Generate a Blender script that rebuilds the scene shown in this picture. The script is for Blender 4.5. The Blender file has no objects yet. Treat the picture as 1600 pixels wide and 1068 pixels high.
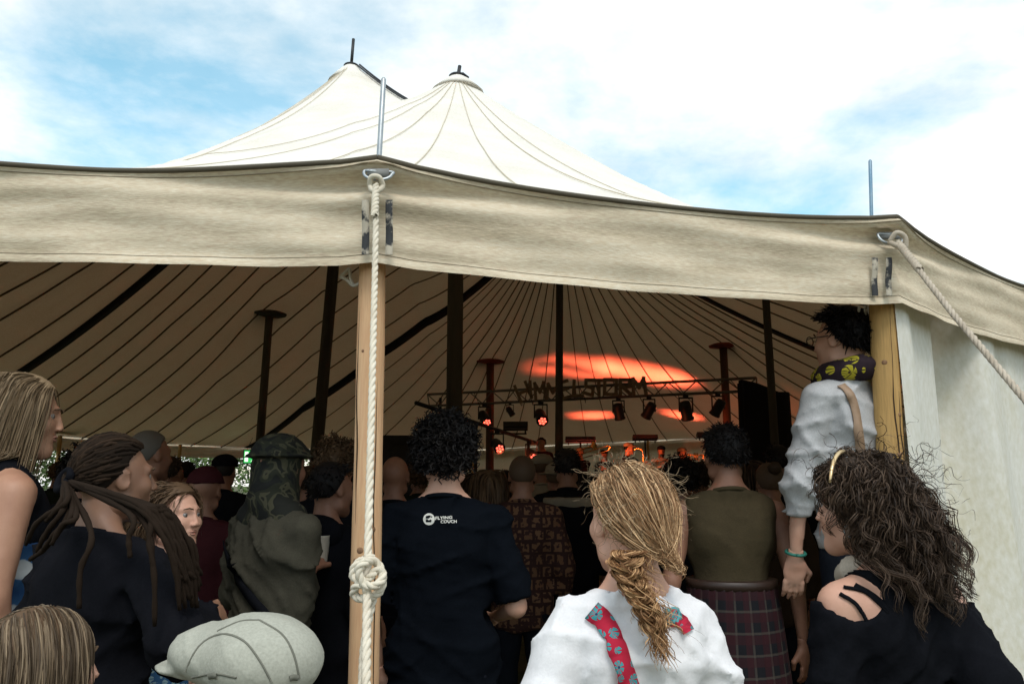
import bpy, math, random
import numpy as np
from mathutils import Vector, Matrix
from mathutils.bvhtree import BVHTree
rng = np.random.default_rng(7); random.seed(7)
SC = bpy.context.scene; COL = SC.collection
R = math.radians
# ------------------------------------------------------------------ camera, sky, sun, exposure
F_PX, CX, CY, CAM_H, PITCH = 1225.0, 800.0, 534.0, 1.5, R(10.1)
cam = bpy.data.cameras.new('camera'); cam.sensor_width = 36; cam.lens = F_PX/1600*36
cam.clip_start = .05; cam.clip_end = 2000
cam_ob = bpy.data.objects.new('camera', cam); COL.objects.link(cam_ob)
cam_ob.location = (0, 0, CAM_H); cam_ob.rotation_euler = (R(90)+PITCH, 0, 0)
SC.camera = cam_ob
SC.view_settings.view_transform = 'Standard'; SC.view_settings.look = 'None'
SC.view_settings.exposure = 0.0; SC.view_settings.gamma = 1.0
SC.cycles.use_denoising = True
SC.cycles.max_bounces = 6; SC.cycles.diffuse_bounces = 4
SUN_EL, SUN_AZ = R(54), R(172)
world = bpy.data.worlds.new('World'); SC.world = world; world.use_nodes = True
def build_world():
    nt = world.node_tree; N = nt.nodes; L = nt.links; N.clear()
    out = N.new('ShaderNodeOutputWorld')
    sky = N.new('ShaderNodeTexSky'); sky.sky_type = 'NISHITA'; sky.sun_disc = False
    sky.sun_elevation = SUN_EL; sky.sun_rotation = SUN_AZ; sky.air_density = 1.0; sky.dust_density = .6
    hs = N.new('ShaderNodeHueSaturation'); hs.inputs['Saturation'].default_value = 1.35; hs.inputs['Hue'].default_value = .46
    b1 = N.new('ShaderNodeBackground'); b1.inputs[1].default_value = .24
    L.new(sky.outputs[0], hs.inputs['Color']); L.new(hs.outputs[0], b1.inputs[0])
    tc = N.new('ShaderNodeTexCoord'); sep = N.new('ShaderNodeSeparateXYZ'); L.new(tc.outputs['Generated'], sep.inputs[0])
    ad = N.new('ShaderNodeMath'); ad.operation = 'MAXIMUM'; ad.inputs[1].default_value = 0.0; L.new(sep.outputs[2], ad.inputs[0])
    ad2 = N.new('ShaderNodeMath'); ad2.inputs[1].default_value = .22; L.new(ad.outputs[0], ad2.inputs[0])
    dx = N.new('ShaderNodeMath'); dx.operation = 'DIVIDE'; L.new(sep.outputs[0], dx.inputs[0]); L.new(ad2.outputs[0], dx.inputs[1])
    dy = N.new('ShaderNodeMath'); dy.operation = 'DIVIDE'; L.new(sep.outputs[1], dy.inputs[0]); L.new(ad2.outputs[0], dy.inputs[1])
    cb = N.new('ShaderNodeCombineXYZ'); L.new(dx.outputs[0], cb.inputs[0]); L.new(dy.outputs[0], cb.inputs[1])
    mp = N.new('ShaderNodeMapping'); mp.inputs['Location'].default_value = CLOUD_OFF; L.new(cb.outputs[0], mp.inputs[0])
    n1 = N.new('ShaderNodeTexNoise'); n1.inputs['Scale'].default_value = 1.35; n1.inputs['Detail'].default_value = 9; n1.inputs['Roughness'].default_value = .58; n1.inputs['Distortion'].default_value = .25
    L.new(mp.outputs[0], n1.inputs[0])
    rp = N.new('ShaderNodeValToRGB'); rp.color_ramp.elements[0].position = .36; rp.color_ramp.elements[1].position = .54
    rp.color_ramp.elements[0].color = (.28, .28, .28, 1)
    L.new(n1.outputs[0], rp.inputs[0])
    n2 = N.new('ShaderNodeTexNoise'); n2.inputs['Scale'].default_value = 2.6; n2.inputs['Detail'].default_value = 8; n2.inputs['Roughness'].default_value = .6
    L.new(mp.outputs[0], n2.inputs[0])
    rc = N.new('ShaderNodeValToRGB'); rc.color_ramp.elements[0].position = .35; rc.color_ramp.elements[1].position = .62
    rc.color_ramp.elements[0].color = (.70, .77, .80, 1); rc.color_ramp.elements[1].color = (1.0, 1.0, .985, 1)
    L.new(n2.outputs[0], rc.inputs[0])
    b2 = N.new('ShaderNodeBackground'); b2.inputs[1].default_value = 1.3; L.new(rc.outputs[0], b2.inputs[0])
    mx = N.new('ShaderNodeMixShader'); L.new(rp.outputs[0], mx.inputs[0]); L.new(b1.outputs[0], mx.inputs[1]); L.new(b2.outputs[0], mx.inputs[2])
    L.new(mx.outputs[0], out.inputs[0])
CLOUD_OFF = (1.5, -4.0, 0.0)
build_world()
sun = bpy.data.lights.new('sun', 'SUN'); sun.energy = 1.6; sun.angle = R(18); sun.color = (1, .96, .9)
sun_ob = bpy.data.objects.new('sun', sun); COL.objects.link(sun_ob)
# sky rotation is clockwise from +Y; the lamp looks from that direction
sd = Vector((math.sin(SUN_AZ)*math.cos(SUN_EL), math.cos(SUN_AZ)*math.cos(SUN_EL), math.sin(SUN_EL)))
sun_ob.rotation_euler = (-sd).to_track_quat('-Z', 'Y').to_euler(); sun_ob.location = (0, -5, 30)

# ------------------------------------------------------------------ helpers
def ray(px, py):
    u, v = (px-CX)/F_PX, (CY-py)/F_PX
    return Vector((u, math.cos(PITCH)-math.sin(PITCH)*v, math.sin(PITCH)+math.cos(PITCH)*v))
def at(px, py, D):
    d = ray(px, py); return Vector((0, 0, CAM_H)) + d*(D/d.y)
def tag(o, label=None, cat=None, group=None, kind=None):
    if label: o['label'] = label
    if cat: o['category'] = cat
    if group: o['group'] = group
    if kind: o['kind'] = kind
    return o
def empty(name, loc=(0, 0, 0), rz=0):
    o = bpy.data.objects.new(name, None); o.empty_display_size = .1
    o.location = loc; o.rotation_euler = (0, 0, rz); COL.objects.link(o); return o
def mesh(name, V, Fc, mat=None, parent=None, smooth=True):
    V = np.asarray(V, dtype=np.float32).reshape(-1, 3); me = bpy.data.meshes.new(name)
    if isinstance(Fc, np.ndarray):
        n, k = Fc.shape
        me.vertices.add(len(V)); me.vertices.foreach_set('co', V.ravel())
        me.loops.add(n*k); me.loops.foreach_set('vertex_index', Fc.ravel().astype(np.int32))
        me.polygons.add(n); me.polygons.foreach_set('loop_start', (np.arange(n)*k).astype(np.int32))
        me.update(calc_edges=True)
    else:
        me.from_pydata(V.tolist(), [], Fc)
    me.polygons.foreach_set('use_smooth', np.full(len(me.polygons), smooth))
    if mat: me.materials.append(mat)
    me.update()
    o = bpy.data.objects.new(name, me); COL.objects.link(o)
    if parent: o.parent = parent
    return o
class MB:
    def __init__(s): s.v = []; s.f = []
    def add(s, V, Fc):
        b = len(s.v); s.v += [tuple(p) for p in V]; s.f += [tuple(int(i)+b for i in f) for f in Fc]
    def box(s, c, size, rot=None):
        hx, hy, hz = [q/2 for q in size]
        P = [Vector((x, y, z)) for x in (-hx, hx) for y in (-hy, hy) for z in (-hz, hz)]
        if rot is not None: P = [rot @ p for p in P]
        c = Vector(c); P = [p+c for p in P]
        s.add(P, [(0, 1, 3, 2), (4, 6, 7, 5), (0, 4, 5, 1), (2, 3, 7, 6), (0, 2, 6, 4), (1, 5, 7, 3)])
    def bar(s, a, b, w, h=None):
        a, b = Vector(a), Vector(b); d = b-a
        s.box((a+b)/2, (w, h or w, d.length), d.to_track_quat('Z', 'Y').to_matrix())
    def tube(s, pts, r, n=8, cap=True):
        pts = [Vector(p) for p in pts]; m = len(pts); rr = r if hasattr(r, '__len__') else [r]*m
        up = None; V = []
        for i, p in enumerate(pts):
            t = (pts[min(i+1, m-1)]-pts[max(i-1, 0)]).normalized()
            if up is None: up = t.orthogonal().normalized()
            up = (up - t*up.dot(t)).normalized(); w = t.cross(up)
            for k in range(n):
                a = 2*math.pi*k/n; V.append(p+(up*math.cos(a)+w*math.sin(a))*rr[i])
        Fc = [(i*n+k, i*n+(k+1) % n, (i+1)*n+(k+1) % n, (i+1)*n+k) for i in range(m-1) for k in range(n)]
        if cap: Fc += [tuple(range(n))[::-1], tuple((m-1)*n+k for k in range(n))]
        s.add(V, Fc)
    def lathe(s, c, prof, n=16, axis=None):
        M = axis.to_track_quat('Z', 'Y').to_matrix() if axis is not None else Matrix.Identity(3); c = Vector(c); V = []
        for r_, z in prof:
            for k in range(n):
                a = 2*math.pi*k/n; V.append(c+M @ Vector((r_*math.cos(a), r_*math.sin(a), z)))
        m = len(prof)
        Fc = [(i*n+k, i*n+(k+1) % n, (i+1)*n+(k+1) % n, (i+1)*n+k) for i in range(m-1) for k in range(n)]
        Fc += [tuple(range(n))[::-1], tuple((m-1)*n+k for k in range(n))]
        s.add(V, Fc)
    def build(s, name, mat, parent=None, smooth=True):
        return mesh(name, s.v, s.f, mat, parent, smooth)
MATS = {}
def pm(name, base, rough=.85, var=None, bump=None, metal=0., fine=None, coat=0., sheen=0., stretch=None):
    """procedural principled: var=(scale, colour2, lo, hi), bump=(scale, strength, distance), fine=(scale, amount) grain"""
    if name in MATS: return MATS[name]
    m = bpy.data.materials.new(name); m.use_nodes = True; nt = m.node_tree; N = nt.nodes; L = nt.links
    b = N['Principled BSDF']; b.inputs['Roughness'].default_value = rough; b.inputs['Metallic'].default_value = metal
    b.inputs['Specular IOR Level'].default_value = .3 if rough > .6 else .5
    b.inputs['Base Color'].default_value = (*base, 1)
    if coat: b.inputs['Coat Weight'].default_value = coat
    if sheen: b.inputs['Sheen Weight'].default_value = sheen
    tc = N.new('ShaderNodeTexCoord'); src = tc.outputs['Object']
    if stretch:
        mp = N.new('ShaderNodeMapping'); mp.inputs['Scale'].default_value = stretch; L.new(src, mp.inputs[0]); src = mp.outputs[0]
    col = None
    if var:
        n = N.new('ShaderNodeTexNoise'); n.inputs['Scale'].default_value = var[0]; n.inputs['Detail'].default_value = 6; n.inputs['Roughness'].default_value = .6
        L.new(src, n.inputs[0])
        r = N.new('ShaderNodeValToRGB'); r.color_ramp.elements[0].position = var[2]; r.color_ramp.elements[1].position = var[3]
        r.color_ramp.elements[0].color = (*base, 1); r.color_ramp.elements[1].color = (*var[1], 1)
        L.new(n.outputs[0], r.inputs[0]); col = r.outputs[0]
    if fine:
        n = N.new('ShaderNodeTexNoise'); n.inputs['Scale'].default_value = fine[0]; n.inputs['Detail'].default_value = 3
        L.new(src, n.inputs[0])
        mx = N.new('ShaderNodeMix'); mx.data_type = 'RGBA'; mx.blend_type = 'OVERLAY'; mx.inputs[0].default_value = fine[1]
        if col is not None: L.new(col, mx.inputs[6])
        else: mx.inputs[6].default_value = (*base, 1)
        L.new(n.outputs[0], mx.inputs[7]); col = mx.outputs[2]
    if col is not None: L.new(col, b.inputs['Base Color'])
    if bump:
        n = N.new('ShaderNodeTexNoise'); n.inputs['Scale'].default_value = bump[0]; n.inputs['Detail'].default_value = 5
        L.new(src, n.inputs[0])
        bp = N.new('ShaderNodeBump'); bp.inputs['Strength'].default_value = bump[1]; bp.inputs['Distance'].default_value = bump[2]
        L.new(n.outputs[0], bp.inputs['Height']); L.new(bp.outputs[0], b.inputs['Normal'])
    MATS[name] = m; return m
def emis(name, col, strength):
    if name in MATS: return MATS[name]
    m = bpy.data.materials.new(name); m.use_nodes = True; b = m.node_tree.nodes['Principled BSDF']
    b.inputs['Base Color'].default_value = (*[c*.3 for c in col], 1)
    b.inputs['Emission Color'].default_value = (*col, 1); b.inputs['Emission Strength'].default_value = strength
    MATS[name] = m; return m
def canvas(name, base, stain, trans, tcol, scale=1.1, lo=.45, hi=.75, streak=(1, 1, 1)):
    """cotton tent canvas: weathered diffuse cloth that lets a little light through"""
    m = pm(name, base, .9, var=(scale, stain, lo, hi), bump=(70, .4, .004), fine=(45, .5), stretch=streak)
    nt = m.node_tree; N = nt.nodes; L = nt.links; b = N['Principled BSDF']; out = N['Material Output']
    t = N.new('ShaderNodeBsdfTranslucent'); t.inputs[0].default_value = (*tcol, 1)
    mx = N.new('ShaderNodeMixShader'); mx.inputs[0].default_value = trans
    L.new(b.outputs[0], mx.inputs[1]); L.new(t.outputs[0], mx.inputs[2]); L.new(mx.outputs[0], out.inputs[0])
    return m
def hair_mat(name, c1, c2, rough=.55, spec=.16):
    if name in MATS: return MATS[name]
    m = bpy.data.materials.new(name); m.use_nodes = True; nt = m.node_tree; N = nt.nodes; L = nt.links
    b = N['Principled BSDF']; b.inputs['Roughness'].default_value = rough; b.inputs['Specular IOR Level'].default_value = spec
    g = N.new('ShaderNodeNewGeometry'); r = N.new('ShaderNodeValToRGB')
    r.color_ramp.elements[0].color = (*c1, 1); r.color_ramp.elements[1].color = (*c2, 1)
    m3 = r.color_ramp.elements.new(.7); m3.color = (*[a*.55+c*.45 for a, c in zip(c1, c2)], 1); L.new(g.outputs['Random Per Island'], r.inputs[0]); L.new(r.outputs[0], b.inputs['Base Color'])
    MATS[name] = m; return m
def pattern(name, fn, rough=.85, bump=None):
    """material whose colour is built by fn(N, L, coord_socket) -> colour socket"""
    if name in MATS: return MATS[name]
    m = pm(name, (.5, .5, .5), rough, bump=bump); nt = m.node_tree
    tc = nt.nodes.new('ShaderNodeTexCoord')
    nt.links.new(fn(nt.nodes, nt.links, tc.outputs['Object']), nt.nodes['Principled BSDF'].inputs['Base Color'])
    return m

# ------------------------------------------------------------------ signed-distance modelling, meshed by surface nets
class SDF:
    def __init__(s, lo, hi, res):
        rs = res if hasattr(res, '__len__') else (res,)*3
        s.ax = [np.arange(lo[i], hi[i]+rs[i], rs[i], dtype=np.float32) for i in range(3)]
        s.D = np.full([len(a) for a in s.ax], 1.0, np.float32)
    def _loc(s, lo, hi):
        sl = []
        for i in range(3):
            a = np.searchsorted(s.ax[i], lo[i]); b = np.searchsorted(s.ax[i], hi[i]); sl.append(slice(max(a-1, 0), b+1))
        X = s.ax[0][sl[0]][:, None, None]; Y = s.ax[1][sl[1]][None, :, None]; Z = s.ax[2][sl[2]][None, None, :]
        return tuple(sl), X, Y, Z
    def _mix(s, sl, d, k, op):
        A = s.D[sl]
        if A.size == 0: return
        d = d.astype(np.float32)
        if op == 'u':
            if k > 0:
                h = np.clip(.5+.5*(A-d)/k, 0, 1); s.D[sl] = A*(1-h)+d*h-k*h*(1-h)
            else: s.D[sl] = np.minimum(A, d)
        else:
            if k > 0:
                d = -d; h = np.clip(.5-.5*(A-d)/k, 0, 1); s.D[sl] = A*(1-h)+d*h+k*h*(1-h)
            else: s.D[sl] = np.maximum(A, -d)
    def cap(s, a, b, ra, rb=None, k=.02, flat=1., op='u'):
        rb = ra if rb is None else rb; a = np.array(a, float); b = np.array(b, float); m = max(ra, rb)+k+.03
        sl, X, Y, Z = s._loc(np.minimum(a, b)-m, np.maximum(a, b)+m)
        q = np.array([1, flat, 1]); a2, b2 = a*q, b*q; ba = b2-a2; L2 = max((ba**2).sum(), 1e-9)
        PX, PY, PZ = X-a2[0], Y*flat-a2[1], Z-a2[2]
        t = np.clip((PX*ba[0]+PY*ba[1]+PZ*ba[2])/L2, 0, 1)
        d = np.sqrt((PX-t*ba[0])**2+(PY-t*ba[1])**2+(PZ-t*ba[2])**2)-(ra+(rb-ra)*t)
        s._mix(sl, d, k, op)
    def ell(s, c, r, k=.02, op='u', rot=None):
        c = np.array(c, float); r = np.array(r, float); m = (r.max() if rot is not None else r)+k+.03
        sl, X, Y, Z = s._loc(c-m, c+m); PX, PY, PZ = X-c[0], Y-c[1], Z-c[2]
        if rot is not None:
            Mi = np.array(rot.transposed())
            PX, PY, PZ = [Mi[i, 0]*PX+Mi[i, 1]*PY+Mi[i, 2]*PZ for i in range(3)]
        k0 = np.sqrt((PX/r[0])**2+(PY/r[1])**2+(PZ/r[2])**2); k1 = np.sqrt((PX/r[0]**2)**2+(PY/r[1]**2)**2+(PZ/r[2]**2)**2)+1e-6
        s._mix(sl, k0*(k0-1)/k1, k, op)
    def plane(s, p, n):   # keep the side the normal points away from
        X = s.ax[0][:, None, None]; Y = s.ax[1][None, :, None]; Z = s.ax[2][None, None, :]
        n = np.array(n, float); n /= np.linalg.norm(n); d = (X-p[0])*n[0]+(Y-p[1])*n[1]+(Z-p[2])*n[2]
        s.D = np.maximum(s.D, d.astype(np.float32))
    def ripple(s, fn, band=.05):
        I = np.nonzero(np.abs(s.D) < band); P = [s.ax[i][I[i]] for i in range(3)]
        s.D[I] += fn(*P).astype(np.float32)
    def mesh(s):
        D = s.D; D[0] = D[-1] = 1; D[:, 0] = D[:, -1] = 1; D[:, :, 0] = D[:, :, -1] = 1
        S = D < 0; c = np.zeros([n-1 for n in D.shape], np.int8)
        cor = [(i, j, k) for i in (0, 1) for j in (0, 1) for k in (0, 1)]
        for i, j, k in cor: c += S[i:S.shape[0]-1+i, j:S.shape[1]-1+j, k:S.shape[2]-1+k]
        I = np.nonzero((c > 0) & (c < 8)); n = len(I[0])
        vals = {q: D[I[0]+q[0], I[1]+q[1], I[2]+q[2]] for q in cor}
        acc = np.zeros((n, 3)); cnt = np.zeros(n)
        for a in cor:
            for ax in range(3):
                if a[ax]: continue
                b = list(a); b[ax] = 1; b = tuple(b); va, vb = vals[a], vals[b]
                mk = (va < 0) != (vb < 0); t = np.where(mk, va/np.where(mk, va-vb, 1), 0)
                for q in range(3):
                    acc[:, q] += mk*((a[q]+(t if q == ax else 0)))
                cnt += mk
        acc /= cnt[:, None]; V = np.empty((n, 3), np.float32)
        for q in range(3):
            A = s.ax[q]; V[:, q] = A[I[q]]+acc[:, q]*(A[1]-A[0])
        idx = np.full(c.shape, -1, np.int32); idx[I] = np.arange(n); quads = []
        for ax in range(3):
            o1, o2 = [q for q in range(3) if q != ax]
            s0 = [slice(1, -1)]*3; s1 = [slice(1, -1)]*3; s0[ax] = slice(0, -1); s1[ax] = slice(1, None)
            A, B = S[tuple(s0)], S[tuple(s1)]; E = np.nonzero(A != B)
            p = [E[q]+(0 if q == ax else 1) for q in range(3)]
            def cell(d1, d2):
                r = list(p); r[o1] = r[o1]-d1; r[o2] = r[o2]-d2; return idx[tuple(r)]
            q = np.stack([cell(1, 1), cell(0, 1), cell(0, 0), cell(1, 0)], 1)
            fl = A[E] if ax != 1 else ~A[E]
            q[~fl] = q[~fl][:, ::-1]; quads.append(q)
        return V, np.concatenate(quads)
def join(parts):
    V, Fc, b = [], [], 0
    for v, f in parts: V.append(v); Fc.append(f+b); b += len(v)
    return np.concatenate(V), np.concatenate(Fc)
def folds(amp, seed, freq=(16, 26), direc=None):
    """creases: sharp ridges on warped waves that fade in and out"""
    r = np.random.default_rng(seed); ws = []
    for i in range(5):
        d = r.normal(size=3) if direc is None else np.array(direc)+r.normal(size=3)*.6
        d /= np.linalg.norm(d); e = r.normal(size=3); e /= np.linalg.norm(e); m = r.normal(size=3); m /= np.linalg.norm(m)
        ws.append((d*r.uniform(*freq)*1.5, e*r.uniform(6, 14), r.uniform(0, 6, 3), r.uniform(.6, 1.), m*r.uniform(8, 16)))
    def fn(x, y, z):
        o = 0
        for d, e, ph, w, m in ws:
            q = np.abs(np.sin(d[0]*x+d[1]*y+d[2]*z+1.3*np.sin(e[0]*x+e[1]*y+e[2]*z+ph[0])+ph[1]))
            k = np.clip(.35+.9*np.sin(m[0]*x+m[1]*y+m[2]*z+ph[2]), 0, 1)
            o = o+w*k*(.30-(1-q)**3.2)
        return o*amp
    return fn
def strands_mesh(P, r0, r1=None, n=3):
    """P (N, M, 3) polylines -> tubes"""
    P = np.asarray(P, float); N_, M_, _ = P.shape; r1 = r0*.4 if r1 is None else r1
    T = np.gradient(P, axis=1); T /= np.linalg.norm(T, axis=2, keepdims=True)+1e-9
    ref = np.random.default_rng(3).normal(size=(N_, 1, 3)); U = np.cross(T, ref); U /= np.linalg.norm(U, axis=2, keepdims=True)+1e-9
    W = np.cross(T, U); rad = (np.asarray(r0).reshape(-1, 1)*np.ones((N_, 1)) if hasattr(r0, '__len__') else np.full((N_, 1), r0))
    rad = rad*(1-np.linspace(0, 1, M_)**2*(1-(r1/(r0 if not hasattr(r0, '__len__') else np.mean(r0)))))[None]
    V = np.stack([P+rad[..., None]*(U*math.cos(a)+W*math.sin(a)) for a in [2*math.pi*k/n for k in range(n)]], 2)
    b = (np.arange(N_)*M_*n)[:, None, None]+(np.arange(M_-1)*n)[None, :, None]; k = np.arange(n)[None, None, :]; k2 = (k+1) % n
    if n == 2: k, k2 = k[..., :1], k2[..., :1]
    Q = np.stack([b+k, b+k2, b+n+k2, b+n+k], -1).reshape(-1, 4)
    return V.reshape(-1, 3), Q
# ------------------------------------------------------------------ materials of the place
M_roof = canvas('canvas_roof', (.78, .75, .68), (.70, .65, .56), .045, (.86, .52, .26))
M_val = canvas('canvas_valance', (.69, .59, .44), (.45, .37, .255), .05, (.7, .55, .35), 2.6, .42, .74, (.8, .8, 6))
M_wall = canvas('canvas_wall', (.74, .725, .65), (.66, .62, .48), .10, (.85, .68, .42), 1.6, .45, .8, (1, 1, .6))
M_seam = pm('seam_tape', (.10, .075, .05), .9, var=(3, (.16, .12, .08), .4, .7))
M_seam_top = pm('seam_cord', (.56, .49, .37), .9)
M_strap = pm('black_webbing', (.012, .012, .014), .8, bump=(300, .3, .002))
M_king = pm('dark_pole_wood', (.095, .088, .072), .75, var=(4, (.045, .042, .038), .4, .65), bump=(30, .3, .004), stretch=(1, 1, .12))
M_red_disc = pm('red_painted_wood', (.28, .055, .03), .7, var=(6, (.18, .05, .03), .4, .7))
M_pine = pm('pine_wood', (.70, .45, .26), .7, var=(9, (.58, .33, .17), .42, .68), bump=(40, .35, .004), fine=(160, .3), stretch=(1, 1, .07))
M_pine_knot = pm('pine_knot', (.30, .17, .09), .8, var=(60, (.2, .11, .06), .4, .6))
M_pine2 = pm('weathered_pine', (.54, .34, .13), .7, var=(7, (.40, .23, .075), .4, .68), bump=(40, .4, .004), fine=(160, .3), stretch=(1, 1, .07))
M_crack = pm('pole_crack', (.05, .03, .015), .9)
M_rope = pm('rope_fibre', (.72, .66, .54), .9, var=(25, (.55, .48, .37), .4, .75), bump=(400, .4, .002))
M_rope2 = pm('old_rope_fibre', (.52, .45, .36), .9, var=(25, (.36, .30, .23), .4, .75), bump=(400, .4, .002))
M_steel = pm('galvanised_steel', (.42, .45, .46), .45, metal=.85, var=(18, (.30, .33, .35), .4, .7))
M_blue_rod = pm('blue_grey_steel', (.13, .24, .34), .5, metal=.4, var=(14, (.22, .31, .38), .4, .7))
M_dark_metal = pm('dark_metal', (.03, .032, .035), .5, metal=.5)
M_alu = pm('truss_aluminium', (.16, .15, .14), .5, metal=.7)
M_black = pm('black_housing', (.008, .009, .013), .5)
M_cloth_black = pm('black_cloth', (.010, .011, .016), .95, bump=(200, .3, .002))
M_webspot = pm('worn_webbing', (.50, .45, .36), .9, var=(20, (.045, .047, .05), .46, .54), stretch=(1, 1, .8))
M_letter = pm('plank_letter', (.30, .23, .16), .8, var=(12, (.18, .13, .09), .4, .7))
M_white_rope = pm('white_cord', (.75, .74, .70), .8)
M_grass = pm('trampled_grass', (.065, .075, .03), .95, var=(2.5, (.13, .105, .06), .42, .68), bump=(60, .6, .02), fine=(35, .5))
# ------------------------------------------------------------------ ground
def ground():
    n = 60; xs = np.linspace(-1, 1, n); xs = np.sign(xs)*np.abs(xs)**3*260
    X, Y = np.meshgrid(xs, xs+10, indexing='ij'); Z = .012*np.sin(X*1.3)*np.sin(Y*1.1)-.012
    V = np.stack([X, Y, Z], -1).reshape(-1, 3); i = np.arange(n*n).reshape(n, n)
    Q = np.stack([i[:-1, :-1], i[1:, :-1], i[1:, 1:], i[:-1, 1:]], -1).reshape(-1, 4)
    tag(mesh('ground', V, Q, M_grass), 'trampled grass field under and around the tent', kind='structure')
ground()
# ------------------------------------------------------------------ tent: eave line, roof surface
A_top = at(590, 264, 2.4); B_top = at(1384, 351, 2.95)
EAVE = [(A_top.x, 2.4, A_top.z), (-2.25, 2.42, 2.55), (-4.3, 3.2, 2.48), (-6.4, 4.8, 2.46), (-8.1, 7.0, 2.45), (-9.2, 9.8, 2.44), (-9.7, 13.0, 2.44), (-9.45, 16.4, 2.46),
        (-8.6, 20.4, 2.46), (-6.5, 23.8, 2.5), (-3.9, 26.0, 2.5), (-1.35, 27.2, 2.6), (1.6, 26.6, 2.75), (4.3, 24.9, 2.8), (6.7, 21.8, 2.8), (8.2, 18.2, 2.7), (8.8, 14.5, 2.6),
        (8.4, 11.0, 2.55), (7.2, 8.2, 2.5), (5.4, 6.1, 2.5), (3.2, 4.35, 2.5), (B_top.x, 2.95, B_top.z)]
EAVE = np.array(EAVE)
def dens():
    out, pole, n = [], [], len(EAVE)
    for i in range(n):
        a, b = EAVE[i], EAVE[(i+1) % n]; m = 16
        for j in range(m):
            t = j/m; p = a+(b-a)*t; bow = math.sin(math.pi*t)
            c = np.array([-.6, 14.0]); inward = c-p[:2]; inward /= np.linalg.norm(inward)
            p = p.copy(); p[:2] += inward*.05*bow; p[2] += -.018*bow**.6+.016*math.exp(-min(t, 1-t)*16)
            out.append(p); pole.append((i, t))
    return np.array(out), pole
EV, EVP = dens()
K1 = at(715, 124, 11.0); K2 = at(549, 101, 13.0); K3 = at(875, 322, 17.5)
KINGS = [K1, K2, K3]
TAB = []
for K in KINGS:
    dx, dy = EV[:, 0]-K.x, EV[:, 1]-K.y; an = np.arctan2(dy, dx); o = np.argsort(an)
    TAB.append((np.concatenate([an[o]-2*math.pi, an[o], an[o]+2*math.pi]), np.tile(np.hypot(dx, dy)[o], 3), np.tile(EV[:, 2][o], 3)))
QUEENS = []
def roofz(x, y):
    x = np.asarray(x, float); y = np.asarray(y, float); zs = []; rem = []
    for K, (an, rd, ze) in zip(KINGS, TAB):
        dx, dy = x-K.x, y-K.y; a = np.arctan2(dy, dx); t = np.clip(np.hypot(dx, dy)/np.interp(a, an, rd), 0, 1)
        e = np.interp(a, an, ze); zs.append(e+(K.z-e)*(.80*(1-t)**1.17+.20*(1-t)**3.0)); rem.append(1-t)
    z = zs[0]
    for i in (1, 2):
        ep = .8*np.minimum(np.minimum(rem[0], rem[i]), .6); z = .5*(z+zs[i]+np.sqrt((z-zs[i])**2+ep**2))
    z = np.minimum(z, max(K.z for K in KINGS))
    for qx, qy, amp in QUEENS:
        r = np.hypot(x-qx, y-qy); z = z+amp*np.exp(-np.maximum(r-.25, 0)/.75)
    return z
def hit_roof(px, py, d0=4.0, d1=30.0):
    for D in np.arange(d0, d1, .05):
        p = at(px, py, D)
        if p.z > float(roofz(p.x, p.y)) : return p
    return p
# the roof underside is above the sight line until the ray pierces it
Q_PIX = [(421, 492, 'dark'), (766, 566, 'red'), (1130, 542, 'red'), (1194, 425, 'dark')]
QP = []
for px, py, c in Q_PIX:
    p = None
    for D in np.arange(8, 26, .05):
        q = at(px, py, D)
        if q.z >= float(roofz(q.x, q.y))+.10: p = q; break
    if p is None: p = q
    QP.append((p, c))
for p, c in QP: QUEENS.append((p.x, p.y, .22))
tent = empty('festival_tent', (0, 12, 0))
tag(tent, 'big cream canvas marquee with two pointed peaks and a weathered valance over the open entrance', 'tent')
def tmesh(name, V, Fc, mat, parent=None, smooth=True):
    o = mesh(name, np.asarray(V, float)-np.array([0, 12, 0]), Fc, mat, parent or tent, smooth); return o
def tb(mb, name, mat, parent=None, smooth=True):
    return tmesh(name, mb.v, mb.f, mat, parent, smooth)
def build_roof():
    n = len(EV); c = np.array([-.6, 14.0]); m = 120; T = np.linspace(0, 1, m)**.9
    P = c[None, None]+(EV[None, :, :2]-c)*T[:, None, None]; Z = roofz(P[..., 0], P[..., 1])
    Z[-1] = EV[:, 2]
    w = .004*np.sin(P[..., 0]*2.3+1.7*np.sin(P[..., 1]*1.1))*np.sin(P[..., 1]*1.9)*(1-T[:, None]**6)
    V = np.concatenate([P, (Z+w)[..., None]], -1)
    i = np.arange(m*n).reshape(m, n); j = np.roll(i, -1, 1)
    Q = np.stack([i[:-1], i[1:], j[1:], j[:-1]], -1).reshape(-1, 4)
    tmesh('roof', V.reshape(-1, 3), Q, M_roof)
build_roof()
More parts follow.
